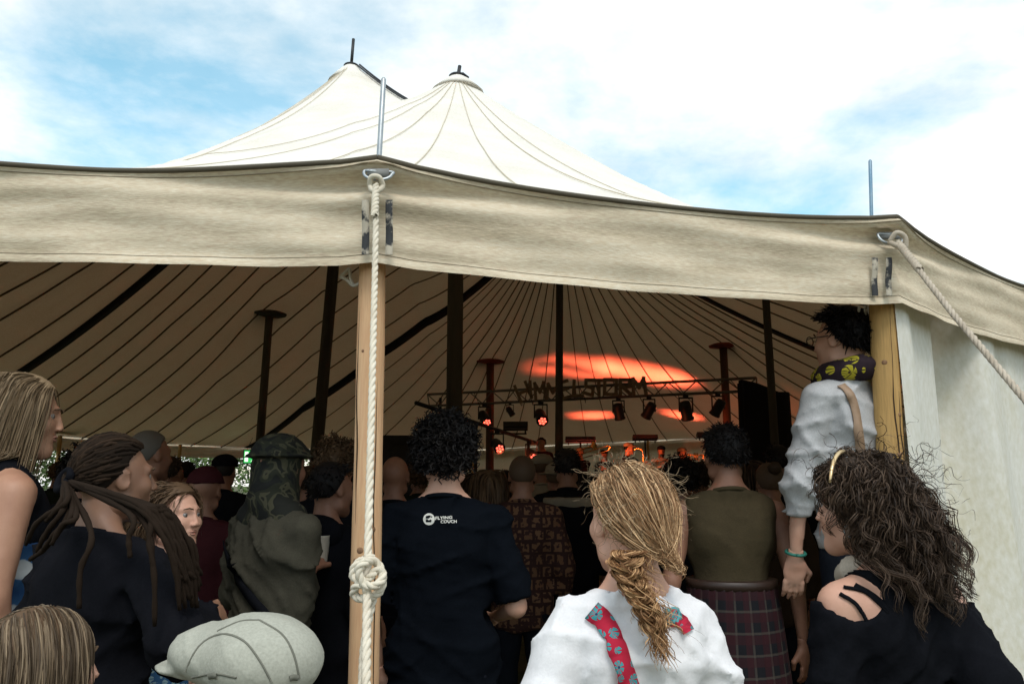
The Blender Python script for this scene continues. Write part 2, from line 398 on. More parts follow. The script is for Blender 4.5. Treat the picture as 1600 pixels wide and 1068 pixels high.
def seam(a, b, r=.016, name='seam', mat=None, width=None, dz=-.03):
    n = 70; t = np.linspace(0.0, 1, n); x = a[0]+(b[0]-a[0])*t; y = a[1]+(b[1]-a[1])*t; z = roofz(x, y)
    z[-1] = b[2]-.01
    P = [(x[i], y[i], z[i]) for i in range(n)]; mb = MB()
    if width is None:
        P = [(p[0], p[1], p[2]+dz) for p in P]; mb.tube(P, r, 4)
    else:
        d = Vector((b[0]-a[0], b[1]-a[1], 0)).normalized(); s = Vector((-d.y, d.x, 0))*width/2; V = []; Fc = []
        for i, p in enumerate(P):
            p = Vector(p)
            zz = [float(roofz(p.x+sg*s.x, p.y+sg*s.y)) for sg in (-1, 1)]
            for sg, zq in ((-1, zz[0]), (1, zz[1])):
                for dz in (-.02, -.035): V.append((p.x+sg*s.x, p.y+sg*s.y, zq+dz))
        for i in range(n-1):
            a0, b0 = i*4, i*4+4
            Fc += [(a0, b0, b0+2, a0+2), (a0+1, a0+3, b0+3, b0+1), (a0, a0+1, b0+1, b0), (a0+2, b0+2, b0+3, a0+3)]
        mb.add(V, Fc)
    tb(mb, name, mat or M_seam)
def ev_at(f):   # f: fractional index of the eave vertices EAVE
    k = (f*16) % len(EV); i = int(k); return EV[i]+(EV[(i+1) % len(EV)]-EV[i])*(k-i)
def lerp2(a, b, t): return (a.x+(b.x-a.x)*t, a.y+(b.y-a.y)*t)
S1, S2, S3 = 6.0, 8.55, 16.4                # where the three black storm straps meet the eave
for f, K in ((S1, K2), (S2, K3), (S3, K3)): seam((K.x, K.y), ev_at(f), name='storm_strap', mat=M_strap, width=.30)
for k in range(1, 11): seam(lerp2(K2, K3, k/11), ev_at(S1+(S2-S1)*k/11))
for k in range(1, 27): seam((K3.x, K3.y), ev_at(S2+(S3-S2)*k/27))
for k in range(1, 8): seam(lerp2(K2, K1, k/8), ev_at(S1+(2.6-S1)*k/8))
for k in range(0, 7): seam((K1.x, K1.y), ev_at(1.6-.5*k), r=.0045, mat=M_seam_top, dz=.012)
for k in range(0, 9): seam((K2.x, K2.y), ev_at(5.6-.5*k), r=.005, mat=M_seam_top, dz=.014)
for k in range(1, 10): seam(lerp2(K3, K1, k/10), ev_at(S3+(20.3-S3)*k/10))
# peaks: canvas collar, cord and spike
def peak(K, rod, lean):
    o = None
    prof = []
    for r in (.40, .30, .20, .13, .10, .08, .05):
        prof.append((r, np.mean([float(roofz(K.x+r*math.cos(a), K.y+r*math.sin(a))) for a in np.linspace(0, 6.28, 13)])-K.z+.012+.02*(r < .25)-.03*(r > .35)))
    mb = MB(); mb.lathe(K, prof, 20); o = tb(mb, 'peak_collar', M_roof)
    mb = MB(); mb.tube([K+Vector((.12*math.cos(a), .12*math.sin(a), prof[3][1]+.03)) for a in np.linspace(0, 6.28, 17)], .018, 6); tb(mb, 'peak_rope', M_dark_metal, o)
    mb = MB(); mb.tube([K, K+Vector((lean, 0, rod))], .028, 8); tb(mb, 'pole_spike', M_dark_metal, o)
peak(K1, .22, .03); peak(K2, .5, .02); peak(K3, .3, 0)
mb = MB()
for s in (0, .05): mb.tube([(K2.x+.12+(K1.x-K2.x)*t+s, K2.y-.1+(K1.y-K2.y)*t, float(roofz(K2.x+.12+(K1.x-K2.x)*t, K2.y-.1+(K1.y-K2.y)*t))+.05) for t in np.linspace(0, 1, 24)], .016, 5)
tb(mb, 'ridge_rope', M_dark_metal)
# king poles and quarter poles
def rpole(name, a, b, r, mat, parent=None, bend=0):
    n = 14; P = [Vector(a).lerp(Vector(b), i/(n-1))+Vector((bend*math.sin(math.pi*i/(n-1)), 0, 0)) for i in range(n)]
    mb = MB(); mb.tube(P, [r*(1.06-.12*i/(n-1)+.015*math.sin(i*2.1)) for i in range(n)], 14); return tb(mb, name, mat, parent)
b2 = at(498, 690, 13.0)
rpole('king_pole', (K1.x+.02, K1.y, -.02), K1, .115, M_king); rpole('king_pole', (b2.x-.12, 13, -.02), K2, .098, M_king); rpole('king_pole', (K3.x-.12, K3.y, -.02), K3, .084, M_king)
for (p, c), lx in zip(QP, (-.10, 0, 0.02, .02)):
    zt = float(roofz(p.x, p.y))-.06; m = M_king if c == 'dark' else pm('red_brown_pole', (.13, .06, .035), .7, var=(5, (.09, .05, .035), .4, .7), stretch=(1, 1, .15))
    o = rpole('quarter_pole', (p.x+lx, p.y, -.02), (p.x, p.y, zt), .0052*p.y, m)
    mb = MB(); R0 = .022*p.y if c == 'dark' else .0185*p.y
    mb.lathe((p.x, p.y, zt-.03), [(R0*.3, -.03), (R0*.97, .0), (R0, .03), (R0*.7, .07)], 24); tb(mb, 'pole_disc', M_red_disc if c == 'red' else M_king, o)
# valance, one panel per bay, with the sag folds at the poles
def bay_normal(i):
    a, b = EAVE[i % len(EAVE)], EAVE[(i+1) % len(EAVE)]; d = (b-a)[:2]; d = d/np.linalg.norm(d); n = np.array([d[1], -d[0]])
    return -n if np.dot(n, np.array([-.6, 14.0])-a[:2]) > 0 else n
def valance_panel(i, drop=.335):
    n0 = i*16; cols = 49; rows = 22; V = []
    a, b = EAVE[i], EAVE[(i+1) % len(EAVE)]; d = (b-a)[:2]; d /= np.linalg.norm(d); nrm = np.array([d[1], -d[0]])
    c = np.array([-.6, 14.0])
    if np.dot(nrm, c-a[:2]) > 0: nrm = -nrm
    L_ = np.linalg.norm((b-a)[:2])
    for q in range(cols):
        t = q/(cols-1); k = n0+t*16; e = EV[int(k) % len(EV)]+(EV[(int(k)+1) % len(EV)]-EV[int(k) % len(EV)])*(k-int(k))
        dp = min(t, 1-t)*L_; pull = math.exp(-dp/.30); dr = drop-.03*math.exp(-dp/.5)*0+.02*math.sin(math.pi*t)*(-1)
        e_ = min(1, min(t, 1-t)/.12); other = bay_normal(i-1 if t < .5 else i+1); nq = nrm*(.5+.5*e_)+other*(.5-.5*e_); nq = nq/np.dot(nq, nq)**.5
        for w in range(rows):
            s = w/(rows-1); out = .03+.012*math.sin(3.1*t*L_+i)*s*e_
            fold = .030*pull*math.sin(s*17+.8+4.0*min(t, 1-t))*(1-s)**.7 + .016*math.exp(-dp/.8)*math.sin(s*23+min(t, 1-t)*8)*(1-s)
            fold += (.006*math.sin(s*9+t*11+i)+.004*math.sin(t*L_*17+s*5)*s)*e_
            out += fold+(.012 if s > .93 else 0)
            V.append((e[0]+nq[0]*out, e[1]+nq[1]*out, e[2]-.004-dr*s))
    I = np.arange(cols*rows).reshape(cols, rows)
    Q = np.stack([I[:-1, :-1], I[1:, :-1], I[1:, 1:], I[:-1, 1:]], -1).reshape(-1, 4)
    o = tmesh('valance_panel', V, Q, M_val)
    top = [V[q*rows] for q in range(cols)]; mb = MB(); mb.tube([(p[0], p[1], p[2]+.006) for p in top], .009, 6); tb(mb, 'piping', pm('edge_piping', (.10, .085, .06), .8), o)
    if i in (0, N_A-1, N_A-2):
        for w in (19, 1):
            mb = MB(); mb.tube([tuple(np.array(V[q*rows+w])+np.array([nrm[0], nrm[1], 0])*.001) for q in range(cols)], .0016, 4); tb(mb, 'stitched_hem', M_stitch, o)
    return o, nrm
N_A = len(EAVE); M_stitch = pm('hem_stitching', (.24, .20, .14), .9)
VAL = [valance_panel(i) for i in range(len(EAVE))]
# entrance poles, spikes, rings, ropes
def side_pole(top_px, base, r, mat, cracks, knots):
    a = Vector(base); b = top_px
    n = 16; P = [a.lerp(b, i/(n-1)) for i in range(n)]; rr = [r*(1.08-.12*i/(n-1)+.02*math.sin(i*1.7)) for i in range(n)]
    mb = MB(); mb.tube(P, rr, 22)
    o = tb(mb, 'side_pole', mat)
    for z0, z1, an in cracks:
        pts = []
        for q in np.linspace(0, 1, 14):
            z = z0+(z1-z0)*q; t = (z-a.z)/(b.z-a.z); c = a.lerp(b, t); rad = r*(1.08-.12*t); g = an+.12*math.sin(q*7)+.05*math.sin(q*19)
            pts.append(c+Vector((math.sin(g)*rad*.985, -math.cos(g)*rad*.985, 0)))
        m2 = MB(); m2.tube(pts, [.0030*math.sin(math.pi*min(max(q, .04), .96)) for q in np.linspace(0, 1, 14)], 5); tb(m2, 'crack', M_crack, o)
    for z, an, s in knots:
        t = (z-a.z)/(b.z-a.z); c = a.lerp(b, t); rad = r*(1.08-.12*t); nn = Vector((math.sin(an), -math.cos(an), 0))
        m2 = MB(); m2.lathe(c+nn*(rad*.985), [(s, -.002), (s*.8, .0015), (s*.3, .0025)], 10, nn); tb(m2, 'wood_knot', M_pine_knot, o)
    return o
pa_top = at(582, 412, 2.45); pa_base = at(568, 1068, 2.43); dirA = (pa_top-pa_base); pa0 = pa_base-dirA*((pa_base.z+.05)/dirA.z)
poleA = side_pole(pa_top+dirA.normalized()*.2, pa0, .044, M_pine, [(.7, 1.9, .75), (1.3, 2.1, -.8)], [(1.30, -.25, .012), (1.24, .35, .010), (1.2, -.5, .013), (1.62, .4, .008), (1.36, .55, .012), (1.9, -.4, .006), (1.27, -.6, .010)])
pb_top = at(1378, 475, 3.02); pb_base = at(1402, 900, 3.0); dirB = pb_top-pb_base; pb0 = pb_base-dirB*((pb_base.z+.05)/dirB.z)
poleB = side_pole(pb_top+dirB.normalized()*.2, pb0, .050, M_pine2, [(1.2, 2.2, .15), (1.4, 1.9, .6), (.9, 1.5, -.3)], [(1.95, -.5, .012), (1.6, .3, .012), (1.75, .5, .010), (1.5, -.1, .014)])
for (p0, p1, D, mt, pole, r) in (((592, 252), (599.5, 122), 2.42, M_steel, poleA, .0088), ((1362, 350), (1359.5, 250), 2.97, M_blue_rod, poleB, .0070)):
    a, b = at(*p0, D), at(*p1, D+.02); mb = MB(); mb.tube([a-(b-a).normalized()*.25, a, b-(b-a)*.02, b], [r, r, r, r*.6], 12); tb(mb, 'pole_spike', mt, pole)
    mb = MB(); mb.lathe(a+Vector((0, 0, -.006)), [(.034, 0), (.034, .007), (.012, .010)], 18); tb(mb, 'spike_washer', M_dark_metal, pole)
    # canvas lifted to a small cone round the spike
    mb = MB(); mb.lathe(a+Vector((0, 0, -.055)), [(.10, .012), (.075, .022), (.05, .036), (.03, .049)], 20); tb(mb, 'eave_reinforcement', M_val, pole)
def catmull(P, n):
    P = [Vector(p) for p in P]; P = [P[0]*2-P[1]]+P+[P[-1]*2-P[-2]]; out = []
    for i in range(1, len(P)-2):
        for k in range(n):
            t = k/n; a, b, c, d = P[i-1], P[i], P[i+1], P[i+2]
            out.append(.5*((2*b)+(c-a)*t+(2*a-5*b+4*c-d)*t*t+(3*b-a-3*c+d)*t**3))
    out.append(P[-2]); return out
def laid_rope(name, P, r, mat, parent, pitch=.075, sub=None):
    """three twisted strands along P"""
    P = [Vector(p) for p in P]; L_ = [0]
    for i in range(1, len(P)): L_.append(L_[-1]+(P[i]-P[i-1]).length)
    n = max(8, int(L_[-1]/(pitch/10))); s = np.linspace(0, L_[-1], n); Pa = np.array(P)
    C = np.stack([np.interp(s, L_, Pa[:, i]) for i in range(3)], 1); T = np.gradient(C, axis=0); T /= np.linalg.norm(T, axis=1)[:, None]
    up = np.array([.3, -.9, .1]); U = np.cross(T, up); U /= np.linalg.norm(U, axis=1)[:, None]; W = np.cross(T, U); S = []
    for k in range(3):
        a = 2*math.pi*(s/pitch+k/3); S.append(C+(U*np.cos(a)[:, None]+W*np.sin(a)[:, None])*r*.5)
    V, Q = strands_mesh(np.array(S), r*.56, r*.56, 8); return tmesh(name, V, Q, mat, parent)
def d_ring(px, py, D, w, h, parent, tilt):
    c = at(px, py, D); u = Vector((1, .12, 0)).normalized(); dn = Vector((0, -tilt, -1)).normalized(); pts = []
    for x, y in [(-.5, 0), (.5, 0), (.52, .35), (.42, .75), (.2, 1), (-.2, 1), (-.42, .75), (-.52, .35), (-.5, 0), (-.3, 0)]: pts.append(c+u*x*w+dn*y*h)
    mb = MB(); mb.tube(catmull(pts, 5), .0055, 8); tb(mb, 'd_ring', M_steel, parent)
    mb = MB(); mb.box(c+dn*.006+Vector((0, .004, 0)), (w*.82, .014, .026)); tb(mb, 'ring_keeper', pm('grey_webbing', (.22, .22, .21), .8), parent)
RA = 2.33
rope_a = empty('guy_line', (0, 0, 0)); rope_a.parent = tent; rope_a.location = (0, -12, 0)
def ropemesh(name, P, r, mat, root, pitch=.075):
    o = laid_rope(name, P, r, mat, root, pitch); o.location = (0, 12, 0); return o
d_ring(591, 268, RA, .082, .036, VAL[-1][0], .5)
s0 = at(588, 290, RA-.02); s1 = at(572, 1068, 1.55); stk = s0+(s1-s0)*(s0.z/(s0.z-s1.z))
kn = s0+(s1-s0)*.66
kn = at(574, 900, s0.y+(s1.y-s0.y)*.73)
laid_rope('guy_rope', [s0, at(586, 420, s0.y+(s1.y-s0.y)*.15), kn, s1, stk], .0092, M_rope, tent)
# splice below the ring and the knot half way down
mb = MB(); mb.tube(catmull([s0+Vector((-.020, .0, .0)), s0+Vector((-.016, -.014, .018)), s0+Vector((-.004, -.018, .024)), s0+Vector((.012, -.014, .02)), s0+Vector((.020, 0, 0)), s0+Vector((.01, -.010, -.02)), s0+Vector((-.01, -.010, -.02)), s0+Vector((-.020, 0, 0))], 5), .0085, 8); tb(mb, 'rope_eye', M_rope)
laid_rope('rope_splice', [s0+Vector((0, -.004, .0)), at(585, 338, s0.y-.06)], .0115, M_rope, tent, .05)
def knot_pt(px, py, off=0): p = at(px, py, kn.y+off); return p
kp = [(583, 868, 0), (558, 880, -.02), (552, 900, -.02), (572, 905, -.035), (592, 888, -.03), (598, 905, -.02), (592, 925, -.02), (570, 935, -.03), (553, 928, -.02), (560, 912, -.04), (585, 915, -.05), (598, 900, -.03), (588, 878, -.02), (570, 878, -.05), (560, 893, -.05), (574, 925, -.04), (577, 950, -.01)]
laid_rope('rope_knot', catmull([knot_pt(*q) for q in kp], 6), .0092, M_rope, tent, .05)
laid_rope('rope_tail', catmull([knot_pt(584, 930, .0), knot_pt(570, 1000, -.06), at(566, 1068, 1.62), at(560, 1300, 1.35)], 8), .0085, M_rope, tent, .06)
bpy.data.objects.remove(rope_a)
d_ring(1390, 366, 2.90, .095, .045, VAL[-1][0], .4)
t0 = at(1402, 378, 2.86); t1 = at(1600, 622, 2.25); t2 = t0+(t1-t0)*(t0.z/(t0.z-t1.z))
laid_rope('guy_rope', [t0, t0.lerp(t1, .5)+Vector((0, 0, -.012)), t1, t2], .0105, M_rope2, tent)
laid_rope('rope_splice', [t0, t0.lerp(t1, .22)], .0145, M_rope2, tent, .05)
mb = MB(); mb.tube(catmull([t0+Vector((-.03, 0, .0)), t0+Vector((-.01, -.02, .03)), t0+Vector((.02, -.02, .012)), t0+Vector((.02, -.01, -.03)), t0+Vector((-.015, -.02, -.02)), t0+Vector((-.03, 0, 0))], 5), .010, 8); tb(mb, 'rope_eye', M_rope2)
for p in (stk, t2):
    mb = MB(); mb.tube([p+Vector((0, 0, -.15)), p+Vector((-.02, -.05, .16))], .014, 8); tb(mb, 'stake', M_steel)
def webbing(px0, px1, py0, py1, D, i, parent):
    for px in (px0, px1):
        mb = MB(); P = [at(px, py, D) for py in np.linspace(py0, py1, 9)]
        V, Fc = [], []
        for k, p in enumerate(P):
            for sx in (-.011, .011):
                V.append(p+Vector((sx, -.004*math.sin(k), 0)))
        V2 = [v+Vector((0, .004, 0)) for v in V]; n = len(V)
        for k in range(len(P)-1):
            a = 2*k; Fc += [(a, a+1, a+3, a+2), (n+a, n+a+2, n+a+3, n+a+1), (a, a+2, n+a+2, n+a), (a+1, n+a+1, n+a+3, a+3)]
        mb.add(V, []); mb.add(V2, []); mb.f += Fc; tb(mb, 'webbing_strip', M_webspot, parent)
webbing(571, 608, 312, 398, 2.322, 0, VAL[-1][0]); webbing(1367, 1389, 402, 462, 2.875, 0, VAL[-1][0])
for P in ([(566, 416), (566, 436), (553, 446), (541, 436), (533, 432), (545, 420)], [(546, 418), (548, 436), (552, 444)], [(1343, 478), (1341, 498), (1352, 512), (1358, 496), (1356, 478)], [(1351, 478), (1352, 492), (1350, 500)]):
    D = 2.5 if P[0][0] < 900 else 3.06
    mb = MB(); mb.tube(catmull([at(x, y, D) for x, y in P], 6), .0055, 7); tb(mb, 'toggle_rope', M_white_rope)
# canvas side walls: pale curtain right of the entrance, then round the right side and the back
def wall_run(f0, f1, inset=.03, amp=.03, name='wall_panel', fr=7.0, bottom=0.0, gather=0):
    n = int((f1-f0)*70); rows = 26; V = []; s = 0; prev = None
    for q in range(n+1):
        e = ev_at(f0+(f1-f0)*q/n); c = np.array([-.6, 14.0]); inn = c-e[:2]; inn /= np.linalg.norm(inn)
        if prev is not None: s += np.linalg.norm(e[:2]-prev)
        prev = e[:2]
        for w in range(rows):
            h = w/(rows-1); zz = e[2]-.12-(e[2]-.12-bottom)*h
            o = amp*(.35+.65*h)*(math.sin(fr*s+.8*math.sin(3*h+s))*.7+.5*math.sin(fr*2.3*s+1.1+1.5*h))+.006*math.sin(31*s+8*h)
            o += gather*math.exp(-((s-.95)/.16)**2)*(1-h)**.6
            V.append((e[0]+inn[0]*(inset+o), e[1]+inn[1]*(inset+o), zz))
    I = np.arange((n+1)*rows).reshape(n+1, rows); Q = np.stack([I[:-1, :-1], I[1:, :-1], I[1:, 1:], I[:-1, 1:]], -1).reshape(-1, 4)
    return tmesh(name, V, Q, M_wall)
N_E = len(EAVE)
wall_run(N_E-1.74, N_E-1.012, amp=.075, fr=6.2, gather=.22)
for f in range(11, N_E-2): wall_run(f, f+1, amp=.02, fr=4)
wall_run(N_E-2, N_E-1.80, amp=.02)
wall_run(9.2, 11, amp=.03, fr=4)
for f in (2, 3, 4): wall_run(f, f+1, amp=.03, fr=4)  # unseen left walls, added to keep light out and darken the interior
for i in range(1, N_E-1):   # the other side poles of the tent
    e = EAVE[i]; c = np.array([-.6, 14.0]); inn = c-e[:2]; inn /= np.linalg.norm(inn)
    rpole('side_pole', (e[0]+inn[0]*.1, e[1]+inn[1]*.1, -.03), (e[0]+inn[0]*.06, e[1]+inn[1]*.06, e[2]-.02), .045, M_pine2)
for f in np.arange(6.6, 11, .36):   # triangular canvas tabs inside the eave
    e = ev_at(f); e2 = ev_at(f+.13); mb = MB(); up = Vector((.35, -.1, .42))
    a, b = Vector(e)+Vector((0.06, 0, .02)), Vector(e2)+Vector((.06, 0, .02)); c_ = b+Vector((.30, 0, .36))
    V = [a, b, c_, a+Vector((.02, 0, 0)), b+Vector((.02, 0, 0)), c_+Vector((.02, 0, 0))]
    mb.add(V, [(0, 1, 2), (3, 5, 4), (0, 2, 5, 3), (1, 4, 5, 2), (0, 3, 4, 1)]); tb(mb, 'canvas_tab', M_val, None, False)

# ------------------------------------------------------------------ shrubs beyond the open side
M_leaf = [pm('leaf_green_%d' % i, c, .6, var=(1.5, c2, .35, .7)) for i, (c, c2) in enumerate((((.07, .13, .03), (.12, .20, .045)), ((.10, .16, .04), (.05, .10, .025)), ((.06, .11, .04), (.14, .19, .06))))]
M_bark = pm('bark', (.09, .07, .05), .9, var=(8, (.05, .04, .03), .4, .7))
def shrub(x, y, h, rad, k, label):
    root = empty('leafy_tree', (x, y, 0)); tag(root, label, 'tree', 'trees beyond the open tent side')
    g = np.random.default_rng(100+k); nc = 60
    C = g.normal(size=(nc, 3)); C /= np.linalg.norm(C, axis=1)[:, None]; C *= g.uniform(.45, 1, (nc, 1))**.5; C *= np.array([rad, rad, h*.45]); C[:, 2] += h*.55
    n = 5200; ci = g.integers(0, nc, n); P = C[ci]+g.normal(size=(n, 3))*rad*.16
    U = g.normal(size=(n, 3)); U /= np.linalg.norm(U, axis=1)[:, None]; W = np.cross(U, g.normal(size=(n, 3))); W /= np.linalg.norm(W, axis=1)[:, None]
    s = g.uniform(.06, .13, (n, 1)); V = np.stack([P-U*s, P+W*s*.5, P+U*s, P-W*s*.5], 1).reshape(-1, 3)
    V[:, 2] = np.maximum(V[:, 2], .05)
    o = mesh('crown', V, np.arange(n*4).reshape(n, 4), M_leaf[k % 3], root, False)
    mb = MB(); mb.tube([(0, 0, -.05), (.1, 0, h*.3), (.05, .1, h*.6)], [.16, .11, .06], 8)
    for q in range(5):
        a = q*1.26; mb.tube([(.08, 0, h*(.25+.05*q)), (rad*.5*math.cos(a), rad*.5*math.sin(a), h*(.5+.05*q)), (rad*.8*math.cos(a), rad*.8*math.sin(a), h*(.7+.04*q))], [.06, .04, .015], 6)
    mb.build('trunk', M_bark, root)
for k, (px, D, h, rad, lab) in enumerate([(-30, 30, 7, 3.2, 'bright green tree beyond the open side, behind the blonde woman'), (110, 31, 6.5, 3.0, 'green tree showing under the far eave beside the blonde woman'), (235, 33, 7, 3.2, 'green tree showing under the far eave above the dreadlocks'), (330, 34, 6.5, 3.0, 'green tree showing under the far eave near the exit sign'), (440, 36, 7, 3.2, 'green tree outside the tent hidden behind the exit sign')]):
    p = at(px, 715, D); shrub(p.x, D, h, rad, k, lab)
# ------------------------------------------------------------------ stage, truss, lamps, sign
def deck():
    root = empty('stage', (2.2, 20.5, 0)); tag(root, 'low black stage platform below the lighting truss', 'stage')
    mb = MB(); mb.box((0, 0, .57), (10.4, 5.6, .08)); mb.build('deck', M_black, root, False)
    for i in range(8):
        mb = MB(); mb.box((-4.5+i*1.3, -2.72, .265), (1.28, .03, .53)); mb.build('skirt_panel', M_cloth_black, root, False)
    for sx in (-4.9, 0, 4.9):
        for sy in (-2.3, 2.4): mb = MB(); mb.tube([(sx, sy, 0), (sx, sy, .54)], .04, 8); mb.build('leg', M_alu, root)
deck()
TL, TR = at(668, 616, 20.0), at(1182, 590, 16.2); TLb, TRb = at(671, 634, 20.0), at(1182, 610, 16.2)
def truss_pt(px, bottom=True):
    a, b = (TLb, TRb) if bottom else (TL, TR); u = (px-CX)/F_PX
    # point on the chord seen at image column px
    best = min(np.linspace(0, 1, 1001), key=lambda t: abs((a.lerp(b, t)).x/((a.lerp(b, t)).y*math.cos(PITCH)+(a.lerp(b, t).z-CAM_H)*math.sin(PITCH))-u)); return a.lerp(b, best)
def truss():
    root = empty('lighting_truss', tuple((TL+TR)/2)); tag(root, 'long metal lighting truss hung across the stage', 'truss'); c = (TL+TR)/2
    for a, b in ((TL, TR), (TLb, TRb)):
        mb = MB(); mb.tube([a-c, b-c], .032, 10); mb.build('chord', M_alu, root)
    n = 26
    for i in range(n):
        a, b = TL.lerp(TR, i/n), TLb.lerp(TRb, (i+1)/n)
        if i % 2: a, b = TLb.lerp(TRb, i/n), TL.lerp(TR, (i+1)/n)
        mb = MB(); mb.tube([a-c, b-c], .014, 6); mb.build('brace', M_alu, root)
    for t in (0, .5, 1):
        mb = MB(); mb.tube([TL.lerp(TR, t)-c, TLb.lerp(TRb, t)-c], .016, 6); mb.build('brace', M_alu, root)
    for t in (.04, .97):   # stands that carry it
        p = TLb.lerp(TRb, t); mb = MB(); mb.tube([Vector((p.x, p.y+.06, 0))-c, Vector((p.x, p.y+.06, p.z+.2))-c], .035, 8); mb.build('truss_stand', M_black, root)
    g = random.Random(4)
    for px in (700, 740, 800, 822, 905, 1000, 1035, 1090, 1140):   # loose cables
        a = truss_pt(px, False)-c; b = truss_pt(px+g.uniform(8, 26), True)-c
        mb = MB(); mb.tube(catmull([a, a.lerp(b, .4)+Vector((.05, -.05, -.12)), b+Vector((0, -.03, -.10)), b], 5), .008, 5); mb.build('cable', M_black, root)
truss()
M_lens = emis('red_lamp_lens', (1, .13, .08), 2.6)
M_lens_off = pm('dark_lens', (.02, .02, .03), .15)
def stage_light(p, size, aim, lit, label):
    """can on a yoke hanging from p; aim: direction of the lens"""
    root = empty('stage_light', p); tag(root, label, 'stage light', 'lamps on the stage rig')
    mb = MB(); mb.box((0, 0, -.02*size), (.12*size, .06*size, .10*size)); mb.build('clamp', M_black, root, False)
    y = MB(); y.bar((-.16*size, 0, -.06*size), (.16*size, 0, -.06*size), .035*size)
    for s in (-1, 1): y.bar((s*.15*size, 0, -.05*size), (s*.15*size, 0, -.38*size), .03*size)
    y.build('yoke', M_black, root, False)
    a = Vector(aim).normalized(); c = Vector((0, 0, -.34*size))
    b = MB(); b.lathe(c-a*.20*size, [(.05*size, -.02*size), (.11*size, .0), (.13*size, .1*size), (.13*size, .36*size), (.145*size, .38*size), (.145*size, .42*size), (.12*size, .42*size)], 14, a); b.build('housing', M_black, root)
    l = MB(); l.lathe(c+a*.216*size, [(.118*size, -.004), (.11*size, .006*size), (.05*size, .008*size)], 14, a); ln = l.build('lens', M_lens_off, root)
    if lit:
        u = a.orthogonal().normalized(); v = a.cross(u)
        for k in range(7):
            q = 0 if k == 0 else .072*size; e = c+a*.222*size+(u*math.cos(k*1.047)+v*math.sin(k*1.047))*q
            m = MB(); m.lathe(e, [(.030*size, 0), (.026*size, .010*size), (.010*size, .016*size)], 8, a); m.build('led', M_lens, ln)
    return root
for i, (px, sz, aim, lit, lab) in enumerate([
        (757, .95, (.35, -.7, -.6), True, 'red glowing stage lamp hanging beside the red-topped pole'),
        (797, .55, (.5, -.2, -.8), False, 'small unlit stage lamp with a loose cable under the truss'),
        (845, 1.0, (.15, -.8, -.55), True, 'red glowing stage lamp under the first letters of the sign'),
        (966, .85, (.2, .3, -.9), False, 'unlit stage lamp hanging under the letters T and O'),
        (1014, .85, (-.4, .4, -.8), False, 'unlit stage lamp on an open yoke just past the letter M'),
        (1071, .95, (.2, .3, -.9), False, 'boxy unlit stage lamp hanging midway between the sign and the second red-topped pole'),
        (1121, .85, (-.4, .4, -.8), False, 'unlit stage lamp hanging next to the second red-topped pole')]):
    stage_light(truss_pt(px)+Vector((0, 0, -.03)), sz, aim, lit, lab)
# side lighting bar on stands, left of the stage
LB0, LB1 = at(650, 629, 11.5), at(840, 692, 15.6)
def side_bar():
    c = LB0.lerp(LB1, .5); root = empty('lighting_bar', tuple(c)); tag(root, 'dark sloping lighting bar on stands left of the stage', 'lighting bar')
    mb = MB(); mb.tube([LB0-c, LB1-c], .032, 8); mb.build('bar', M_black, root)
    for t in (.42, .9):
        p = LB0.lerp(LB1, t); mb = MB(); mb.tube([Vector((p.x, p.y, 0))-c, p-c], .03, 8); mb.build('stand', M_black, root)
side_bar()
def bar_pt(t): return LB0.lerp(LB1, t)
stage_light(bar_pt(.60)+Vector((0, -.05, -.03)), .72, (.3, -.85, -.4), True, 'red glowing lamp on the sloping bar beside the red-brown pole')
stage_light(bar_pt(.93)+Vector((0, -.05, -.02)), .72, (.3, -.85, -.35), True, 'red glowing lamp at the low end of the sloping bar')
def led_bar(p, w, label, stand=True):
    root = empty('led_bar', p); tag(root, label, 'light bar', 'flat light bars at the stage')
    mb = MB(); mb.box((0, 0, .06), (w, .16, .11), Matrix.Rotation(R(-25), 3, 'X')); mb.build('housing', M_black, root, False)
    for s in (-1, 1): mb = MB(); mb.bar((s*w*.4, 0, -.08), (s*w*.4, 0, .04), .03); mb.build('bracket', M_black, root, False)
    mb = MB(); mb.box((0, -.083, .02), (w*.94, .012, .07), Matrix.Rotation(R(-25), 3, 'X')); mb.build('lens_strip', M_lens_off, root, False)
    if stand:
        mb = MB(); mb.tube([(0, .02, -p[2]+.61), (0, .02, .0)], .025, 8); mb.build('stand', M_black, root)
    else:
        mb = MB(); mb.bar((-w*.45, 0, -.08), (w*.45, 0, -.08), .03); mb.build('base_bar', M_black, root, False)
p = bar_pt(.77); led_bar((p.x, p.y, p.z+.12), .46, 'flat light bar sitting on the sloping lighting bar', False)
led_bar(tuple(at(907, 690, 21.0)), .80, 'flat light bar on a stand above the trombone player')
led_bar(tuple(at(1008, 687, 21.0)), .66, 'flat light bar on a stand above the saxophone player')
led_bar(tuple(at(1110, 683, 21.0)), .72, 'flat light bar on a stand above the trumpet player')
